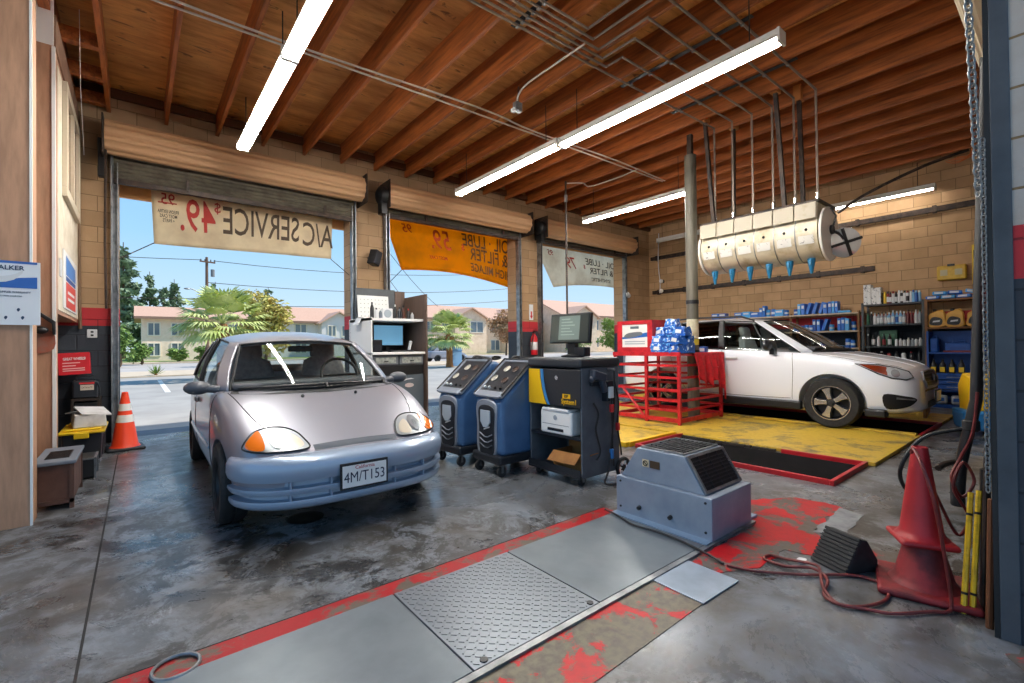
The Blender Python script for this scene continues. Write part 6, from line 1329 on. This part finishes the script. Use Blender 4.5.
for i in range(5):
    bottle('white_bottle', 'tall white bottle, %s from the left behind the exhaust pole in the blue cabinet' % ordn(i), (11.47 + .02 * (i % 2), 1.20 - i * .07, .6301), .03, .26, WB[0], WB[1] if i % 2 else WB[0], 'tall', 'white bottles in the blue cabinet')
for i, (y, l, mt_) in enumerate(((1.62, 'grey crumpled packet in the lowest bay of the blue cabinet', WB[4]), (1.40, 'silver packet in the lowest bay of the blue cabinet', WB[8]), (1.18, 'white packet with yellow edge in the lowest bay of the blue cabinet', WB[0]))):
    t = thing('shop_packet', l, 'packet', (11.48, y, .0601)); MB().box((0, 0, .085), (.16, .17, .16), (0, 0, .2)).out('packet', mt_, t, bev=.03); MB().box((-.082, 0, .09), (.004, .1, .06), (0, 0, .2)).out('label', WB[6] if i == 2 else WB[9], t, smooth=0)
t = thing('cream_panel_block', 'pale cardboard panel standing on the floor past the SUV nose', 'panel', (9.75, 1.55, .0), .1); MB().bx(-.4, .4, -.02, .02, .042, .40).out('panel', M('panel_tan', '#a98a70', .7, c2='#8f7058', scale=6), t, smooth=0, bev=.004); MB().bx(-.4, .4, -.024, .024, 0, .044).out('foot', WB[4], t, smooth=0)
# ------------------------------------------------------------------ outside the doors
ASPH = M('asphalt', '#a5a19b', .85, c2='#95918c', scale=.8, bmp=.05); SIDE = M('sidewalk', '#c9b79f', .8, c2='#b7a68e', scale=2); ROADM = M('street_surface', '#b3aca6', .85, c2='#a39d98', scale=.5)
def gslab(name, x0, x1, y0, y1, z, mat):
    o = MB().bx(x0, x1, y0, y1, z - .3, z).out(name, mat, smooth=0); return struct(o)
gslab('ground', -60, 140, 8.42, 27.0, -.04, ASPH)
MB().bx(-.6, 12.1, 8.40, 9.05, -.3, -.012).out('threshold_strip', M('strip_dark', '#4b5563', .6, c2='#3d4652', scale=4), floor, smooth=0)  # dark blue-grey strip on the ground just outside the doors
gslab('sidewalk', -60, 140, 27.0, 33.0, .02, SIDE); gslab('street', -60, 140, 33.0, 53.0, -.06, ROADM)
gslab('far_sidewalk', -60, 140, 53.0, 56, .05, SIDE)
gr = MB().bx(-60, 140, 56, 130, -.3, .08).out('lawn_ground', M('lawn', '#7f8f4c', .9, c2='#6a7c3c', scale=3), smooth=0); struct(gr)
lp = MB(); lp.bx(.62, .76, 17, 24, -.04, -.034); lp.bx(3.4, 3.54, 17, 24, -.04, -.034); lp.bx(6.2, 6.34, 17, 24, -.04, -.034); lp.out('parking_line', M('line_white', '#d9d7d2', .7), bpy.data.objects['ground'], smooth=0)
struct(MB().bx(-60, 140, -60, -7.01, -.3, 0).out('forecourt', ASPH, smooth=0))
# houses
PEACH = M('stucco_peach', '#f0dac4', .85, c2='#e4cbb2', scale=2); LAV = M('stucco_grey', '#d9d4d4', .85); TAN = M('stucco_tan', '#ead2b8', .85, c2='#dcc2a5', scale=2)
TILE = M('roof_tile', '#c9a48e', .8, c2='#b58e79', scale=5, stretch=(1, 6, 6)); TRIM = M('house_trim', '#e6dccb', .7); PANE = M('house_pane', '#66747c', .1, spec=.8); EAVE = M('eave_board', '#8c6f5e', .8)
def house(label, x0, x1, y0, dep, eave, ridge, wall, wins, gables=(), rz=0, over=.6):
    t = thing('apartment_house', label, 'house', ((x0 + x1) / 2, y0, 0.05), rz); L = (x1 - x0) / 2
    MB().bx(-L, L, 0, dep, 0, eave).out('wall', wall, t, smooth=0)
    o = over; r = MB(); rows = [[(-L - o, -o, eave - .05), (-L - o, dep / 2, ridge), (-L - o, dep + o, eave - .05)], [(L + o, -o, eave - .05), (L + o, dep / 2, ridge), (L + o, dep + o, eave - .05)]]
    r.grid(rows); r.out('roof', TILE, t, smooth=0, solid=.18)
    for s in (-1, 1): MB().prism([(0, eave - .02), (dep, eave - .02), (dep / 2, ridge - .1)], .2, frame((s * L - (.2 if s > 0 else 0), 0, 0), (0, 1, 0), (0, 0, 1))).out('gable_wall', wall, t, smooth=0)
    MB().bx(-L - o, L + o, -o - .05, -o + .02, eave - .28, eave - .02).out('fascia', EAVE, t, smooth=0)
    for gx, gw, gp, ge, gr_ in gables:
        g = MB(); g.bx(gx - gw / 2, gx + gw / 2, -gp, .1, 0, ge); g.prism([(gx - gw / 2, ge), (gx + gw / 2, ge), (gx, gr_)], .2, frame((0, -gp + .2, 0), (1, 0, 0), (0, 0, 1))); q = g.out('bay', wall, t, smooth=0)
        r = MB(); r.grid([[(gx - gw / 2 - .5, -gp - .5, ge - .22), (gx, -gp - .5, gr_ + .12), (gx + gw / 2 + .5, -gp - .5, ge - .22)], [(gx - gw / 2 - .5, dep / 2, ge - .22), (gx, dep / 2, gr_ + .12), (gx + gw / 2 + .5, dep / 2, ge - .22)]]); r.out('bay_roof', TILE, t, smooth=0, solid=.16)
    for wx, wz, ww, wh, off in wins:
        f = MB(); e = .1
        f.bx(wx - ww / 2 - e, wx + ww / 2 + e, -off - .08, -off, wz - wh / 2 - e, wz - wh / 2); f.bx(wx - ww / 2 - e, wx + ww / 2 + e, -off - .08, -off, wz + wh / 2, wz + wh / 2 + e)
        for xx in (wx - ww / 2 - e, wx - e / 2, wx + ww / 2): f.bx(xx, xx + e, -off - .08, -off, wz - wh / 2, wz + wh / 2)
        q = f.out('window', TRIM, t, smooth=0); MB().bx(wx - ww / 2, wx + ww / 2, -off - .03, -off + .01, wz - wh / 2, wz + wh / 2).out('pane', PANE, q, smooth=0)
    return t
house('peach two storey apartment house behind the fan palm, seen through the left doorway', .3, 9.5, 60, 10, 4.6, 6.0, PEACH, [(-3.6, 3.3, .9, 1.2, 0), (-3.6, 1.2, .9, 1.2, 0), (-1.6, 3.3, 1.0, 1.2, 0), (-1.6, 1.2, 1.0, 1.2, 0), (1.2, 3.3, .9, 1.2, 0), (3.4, 3.3, .9, 1.2, 0)], [])
house('grey house with terracotta roof above the silver car roof', 13.0, 24.0, 64, 10, 4.7, 6.9, LAV, [(-2.0, 3.6, 1.3, 1.3, 0), (1.5, 3.4, .9, 1.3, 1.5), (3.3, 3.4, .9, 1.3, 1.5), (-2.0, 1.2, 1.3, 1.2, 0)], [(2.4, 4.4, 1.5, 4.6, 5.9)])
house('tan apartment house with low tiled gables seen through the middle doorway', 30.5, 53.0, 58, 12, 5.3, 7.7, TAN, [(-6.5, 4.0, 2.2, 1.5, 0), (-2.4, 4.0, 2.2, 1.5, 1.2), (1.9, 1.3, 1.6, 1.5, 0), (-6.5, 1.3, 2.2, 1.5, 0), (1.9, 4.2, 1.4, 1.5, 0), (6.0, 4.2, 1.6, 1.5, 1.5), (-9.6, 4.0, 1.6, 1.4, 0)], [(-3.4, 5.6, 1.2, 5.4, 6.8), (6.0, 6.0, 1.5, 5.6, 7.2)])
house('long roofed tan house seen above the cart monitor through the third doorway', 54.5, 84, 54, 12, 6.3, 9.3, TAN, [(-11.5, 4.6, 1.8, 1.6, 0), (-6.5, 4.6, 1.8, 1.6, 0), (-1.0, 4.6, 1.8, 1.6, 0), (5.0, 4.6, 1.8, 1.6, 0), (-6.5, 1.6, 1.8, 1.6, 0), (-1.0, 1.6, 1.8, 1.6, 0)], [(-10.8, 6.5, 1.4, 6.0, 7.7)])
# plants
def leafm(name, a, b, c='#3a4a22'):
    m, nt, bb = nodes(name); oi = N(nt, 'ShaderNodeNewGeometry'); n = noise(nt, 1.4, 5)
    nt.links.new(mix(nt, ramp(nt, n, [(.36, 0.0), (.64, 1.0)]), rgb(a), rgb(b)), bb.inputs['Base Color']); bb.inputs['Roughness'].default_value = .7
    bb.inputs['Subsurface Weight'].default_value = 0; return m
L_PINE = leafm('needles_blue_green', '#6d8468', '#90a486'); L_GRN = leafm('leaves_green', '#7d9a3e', '#a9b964'); L_AUT = leafm('leaves_autumn', '#a4ab52', '#cdb56a'); L_RUS = leafm('leaves_russet', '#a98a5c', '#c49a78'); L_PALM = leafm('palm_green', '#a3b35a', '#d3d896'); L_SHR = leafm('shrub_green', '#7f9c4c', '#5d7c38')
BARK = M('bark', '#6a5644', .9, c2='#54432f', scale=4); PBARK = M('palm_bark', '#8f5f3c', .9, c2='#a8743f', scale=9)
def leaves(blobs, n, s, seed, name, mat, par):
    rnd = random.Random(seed); bm = bmesh.new(); tot = sum(b[3] * b[4] for b in blobs)
    for cx, cy, cz, rx, rz_ in blobs:
        for _ in range(int(n * rx * rz_ / tot)):
            a, c = rnd.uniform(0, 2 * PI), rnd.uniform(-1, 1); f = rnd.uniform(.45, 1.05); q = math.sqrt(1 - c * c)
            p = V((cx + rx * f * q * math.cos(a), cy + rx * f * q * math.sin(a), cz + rz_ * f * c))
            e = Euler((rnd.uniform(-.9, .9), rnd.uniform(-.9, .9), rnd.uniform(0, 6.28))).to_matrix(); k = s * rnd.uniform(.6, 1.4)
            vs = [bm.verts.new(p + e @ V(u)) for u in ((-k, 0, 0), (0, -k * .5, k * .2), (k, 0, 0), (0, k * .5, k * .2))]; bm.faces.new(vs)
    me = bpy.data.meshes.new(name); bm.to_mesh(me); bm.free()
    o = link(name, me, mat, par, smooth=0); o['kind'] = 'stuff'; return o
def pine(label, x, y, h, seed, w=.24):
    rnd = random.Random(seed); t = thing('pine_tree', label, 'tree', (x, y, 0), 0, 'pines beyond the houses')
    MB().cyl((0, 0, 0), (0, 0, h), h * .016, h * .003, n=7).out('trunk', BARK, t)
    bl = []
    z = h * .16
    while z < h * .97:
        f = 1 - (z / h) ** 1.4 * .86; r = h * w * f * rnd.uniform(.6, 1.1)
        for k in range(3):
            a = rnd.uniform(0, 6.28); d = r * rnd.uniform(.2, .75); bl.append((d * math.cos(a), d * math.sin(a), z + rnd.uniform(-.3, .3), r * rnd.uniform(.35, .6), h * .032))
        z += h * .058
    leaves(bl, 2000, h * .030, seed, 'crown', L_PINE, t)
for i, (x, h, l) in enumerate(((-1.45, 15.6, 'tallest pine at the left edge of the first doorway'), (1.33, 12.2, 'tall pine with open branches left of the peach house roof'), (4.2, 11.6, 'pine rising over the peach house just left of the utility pole'), (2.75, 10.0, 'slim pine in the gap between the two tall left pines'), (9.1, 11.4, 'pine just right of the utility pole'), (10.6, 10.3, 'slim pine second to the right of the utility pole'), (13.4, 9.8, 'pine tip showing above the yellow green tree'), (16.3, 11.0, 'pine tip above the grey house roof'), (.0, 9.0, 'low dense pine behind the left shrubs'), (27.2, 7.4, 'far pine tip beyond the right end of the grey house'))):
    pine(l, x, 80 + (i % 3) * 2, h, 40 + i)
def tree(label, x, y, h, r, seed, mat, trunk=.35, n=1800, s=.22, cat='tree', nm='leafy_tree'):
    rnd = random.Random(seed); t = thing(nm, label, cat, (x, y, .02))
    MB().tube([(0, 0, 0), (.1, 0, h * trunk), (0, .1, h * .75)], [.14, .11, .04], 8).out('trunk', BARK, t)
    bl = [(rnd.uniform(-.55, .55) * r, rnd.uniform(-.5, .5) * r, h * trunk + rnd.uniform(.15, .85) * h * (1 - trunk), r * rnd.uniform(.35, .6), h * .16) for _ in range(12)]
    leaves(bl, n, s, seed, 'crown', mat, t)
tree('broad yellow green tree behind the silver car roof', 7.7, 40, 5.6, 2.3, 3, L_AUT, .15, 2600, .20)
tree('russet leaved tree in front of the tan apartment house', 35.6, 45, 5.4, 2.2, 5, L_RUS, .3, 2200, .20)
tree('green leafy tree beside the monitor in the third doorway', 50.5, 40, 4.9, 2.7, 9, L_GRN, .1, 2200, .22)
tree('taller leafy tree at the right edge of the third doorway', 66.5, 48, 8.6, 2.2, 12, L_GRN, .3, 1600, .25)
for i, (x, y, h, r, l) in enumerate(((-1.1, 45, 3.4, 1.2, 'bright green shrub at the left edge of the first doorway'), (.2, 50, 2.0, 1.0, 'low rounded shrub beside the peach house corner'), (3.0, 55, 1.3, .9, 'low shrub under the peach house windows'), (5.2, 55, 1.5, 1.0, 'low shrub beside the palm in front of the peach house'), (20.5, 38, 2.2, 1.2, 'green shrub right of the second palm'), (43.5, 40, 2.6, 1.6, 'green shrub under the monitor edge in the third doorway'))):
    tree(l, x, y, h, r, 60 + i, L_SHR, .05, 900, .16, 'shrub', 'garden_shrub')
def palm(label, x, y, hz_, R, seed):
    rnd = random.Random(seed); t = thing('fan_palm', label, 'palm tree', (x, y, -.03))
    MB().lathe([(.24, 0), (.20, .3), (.19, hz_ * .6), (.25, hz_ * .78), (.30, hz_ * .92), (.16, hz_ * 1.02)], (0, 0, 0), 14).out('trunk', PBARK, t)
    bm = bmesh.new()
    for k in range(84):
        a = rnd.uniform(0, 2 * PI); el = rnd.uniform(-.55, 1.35); d = V((math.cos(a) * math.cos(el), math.sin(a) * math.cos(el), math.sin(el))); L = R * rnd.uniform(.42, .62); o = V((0, 0, hz_)); tip = o + d * L
        side = d.cross(V((0, 0, 1))).normalized(); up = side.cross(d)
        bm.faces.new([bm.verts.new(o - side * .015), bm.verts.new(o + side * .015), bm.verts.new(tip + side * .012), bm.verts.new(tip - side * .012)])
        for j in range(13):
            b = (j - 6) / 6 * 1.25; dd = (d * math.cos(b) + side * math.sin(b)).normalized(); LL = R * .48 * (1 - .25 * abs(b) / 1.25) * rnd.uniform(.85, 1.1)
            ww = dd.cross(up).normalized() * .05; mid = tip + dd * LL * .6 + up * .03; end = tip + dd * LL - V((0, 0, .22 * LL))
            bm.faces.new([bm.verts.new(tip), bm.verts.new(mid + ww), bm.verts.new(end), bm.verts.new(mid - ww)])
    me = bpy.data.meshes.new('fronds'); bm.to_mesh(me); bm.free(); link('fronds', me, L_PALM, t, smooth=0)['kind'] = 'stuff'
palm('short fan palm with orange trunk behind the silver car', 2.7, 22.3, 2.25, 1.9, 2)
palm('short fan palm seen between the workstation and the refrigerant machine', 14.8, 24.3, 1.95, 1.75, 7)
ag = thing('agave_plant', 'small spiky agave plant at the edge of the parking lot', 'plant', (.66, 27.6, .02)); bm = bmesh.new(); rnd = random.Random(3)
for k in range(40):
    a = rnd.uniform(0, 6.28); el = rnd.uniform(.2, 1.4); d = V((math.cos(a) * math.cos(el), math.sin(a) * math.cos(el), math.sin(el))); s_ = d.cross(V((0, 0, 1))).normalized() * .03; L = rnd.uniform(.4, .65)
    bm.faces.new([bm.verts.new((0, 0, .02)), bm.verts.new(d * L * .5 + s_), bm.verts.new(d * L), bm.verts.new(d * L * .5 - s_)])
me = bpy.data.meshes.new('spikes'); bm.to_mesh(me); bm.free(); link('spikes', me, L_SHR, ag, smooth=0)['kind'] = 'stuff'; MB().cyl((0, 0, 0), (0, 0, .08), .06, n=8).out('crown_base', PBARK, ag)
# street furniture
up = thing('utility_pole', 'tall wooden utility pole with crossarm and transformer across the street', 'utility pole', (4.9, 50, 0)); WP = M('pole_wood', '#6d5546', .85)
MB().cyl((0, 0, 0), (0, 0, 9.6), .17, .11, n=10).out('pole', WP, up); MB().box((.05, -.12, 9.15), (1.2, .10, .13), (0, .05, 0)).out('crossarm', WP, up, smooth=0)
for x in (-.45, -.15, .3, .6): MB().cyl((x, -.12, 9.2), (x, -.12, 9.38), .045, n=8).out('insulator', M('insulator', '#4a3c36', .4), up)
MB().cyl((.45, -.05, 7.85), (.45, -.05, 8.5), .16, n=12).out('transformer', M('transformer_grey', '#77797b', .5), up)
MB().tube(crom([(0, 0, 5.7), (-.5, -.1, 6.2), (-1.0, -.2, 6.55), (-1.35, -.25, 6.62)], 6), .045, 7).out('lamp_arm', STEEL, up); MB().sph((-1.5, -.26, 6.60), .16, 10, (1.6, .8, .5)).out('lamp_head', STEEL, up)
for i, (a, b, sg_, l) in enumerate((((-25, 50, 8.8), (4.5, 49.9, 9.3), .4, 'power line reaching the pole crossarm from the left'), ((5.4, 49.9, 9.3), (40, 47, 11.2), .9, 'upper power line running right from the pole crossarm'), ((4.9, 50, 7.3), (40, 47, 9.0), .8, 'middle power line running right from the utility pole'), ((-25, 50, 5.6), (4.8, 50, 5.8), .3, 'low cable running left from the utility pole'), ((4.9, 50, 5.3), (40, 48, 7.4), .5, 'low cable running right behind the yellow green tree'), ((8, 30, 15), (24, 50, 7.2), .8, 'service wire slanting across the middle doorway'), ((9.4, 30, 13), (30, 52, 6.4), .9, 'second service wire slanting across the middle doorway'))):
    P = [V(a).lerp(V(b), k / 10) - V((0, 0, sg_ * 4 * (k / 10) * (1 - k / 10))) for k in range(11)]
    tag(MB().tube(P, .028, 5).out('power_line', DSTEEL), l, 'wire')
bp_ = thing('street_sign_panel', 'pale blue upright panel beside the second fan palm', 'sign', (15.85, 25.2, -.03)); MB().bx(-.36, .36, -.12, .12, 0, 1.28).out('panel', M('panel_blue', '#7fa9d0', .5), bp_, smooth=0, bev=.03); MB().bx(-.38, .38, -.14, .14, .95, 1.0).out('band', M('band_blue', '#5f8fc0', .5), bp_, smooth=0)
c1 = dup(car, (18.3, 34.6, -.06), PI / 2, 'pale car parked across the street behind the second fan palm'); c1['group'] = 'cars parked across the street'
c2_ = dup(car, (22.6, 34.6, -.06), PI / 2, 'pale car parked across the street above the refrigerant machines'); c2_['group'] = 'cars parked across the street'
# ------------------------------------------------------------------ daylight, lamps, camera
w = bpy.data.worlds.new('sky'); SC.world = w; w.use_nodes = True; nt = w.node_tree
bg = nt.nodes['Background']
t = N(nt, 'ShaderNodeTexCoord'); sp = N(nt, 'ShaderNodeSeparateXYZ'); nt.links.new(t.outputs['Generated'], sp.inputs[0])
r = ramp(nt, sp.outputs[2], [(0.0, rgb('#c9dbe8')), (.06, rgb('#c2dcf0')), (.20, rgb('#9ccbf0')), (.42, rgb('#79b2e6')), (1.0, rgb('#5a97d8'))])
nt.links.new(r, bg.inputs[0]); bg.inputs[1].default_value = 1.0
sun = bpy.data.lights.new('sun', 'SUN'); sun.energy = 5.0; sun.angle = .01; sun.color = (1, .94, .85)
so = bpy.data.objects.new('sun', sun); COL.objects.link(so)
so.rotation_euler = (V((-.80, .30, -1.05))).to_track_quat('-Z', 'Y').to_euler()
cam = bpy.data.cameras.new('camera'); co = bpy.data.objects.new('camera', cam); COL.objects.link(co); SC.camera = co
cam.sensor_width = 36; cam.lens = 460.903 / 1024 * 36; cam.clip_start = .02; cam.clip_end = 500
ya, pi_, ro = .68205962, .00917222666, -.0114485737
f = V((math.sin(ya) * math.cos(pi_), math.cos(ya) * math.cos(pi_), math.sin(pi_))); r0 = V((math.cos(ya), -math.sin(ya), 0)); u0 = r0.cross(f)
c_, s_ = math.cos(ro), math.sin(ro); rr, uu = r0 * c_ + u0 * s_, u0 * c_ - r0 * s_
mt = Matrix((rr, uu, -f)).transposed().to_4x4(); mt.translation = (0, 0, 1.22); co.matrix_world = mt
SC.view_settings.view_transform = 'Standard'; SC.view_settings.look = 'None'; SC.view_settings.gamma = 1; SC.view_settings.exposure = 0.3
SC.cycles.max_bounces = 8; SC.cycles.diffuse_bounces = 7; SC.cycles.glossy_bounces = 4; SC.cycles.transparent_max_bounces = 16
SC.cycles.use_denoising = True; SC.cycles.caustics_reflective = False; SC.cycles.caustics_refractive = False; SC.cycles.sample_clamp_indirect = 4
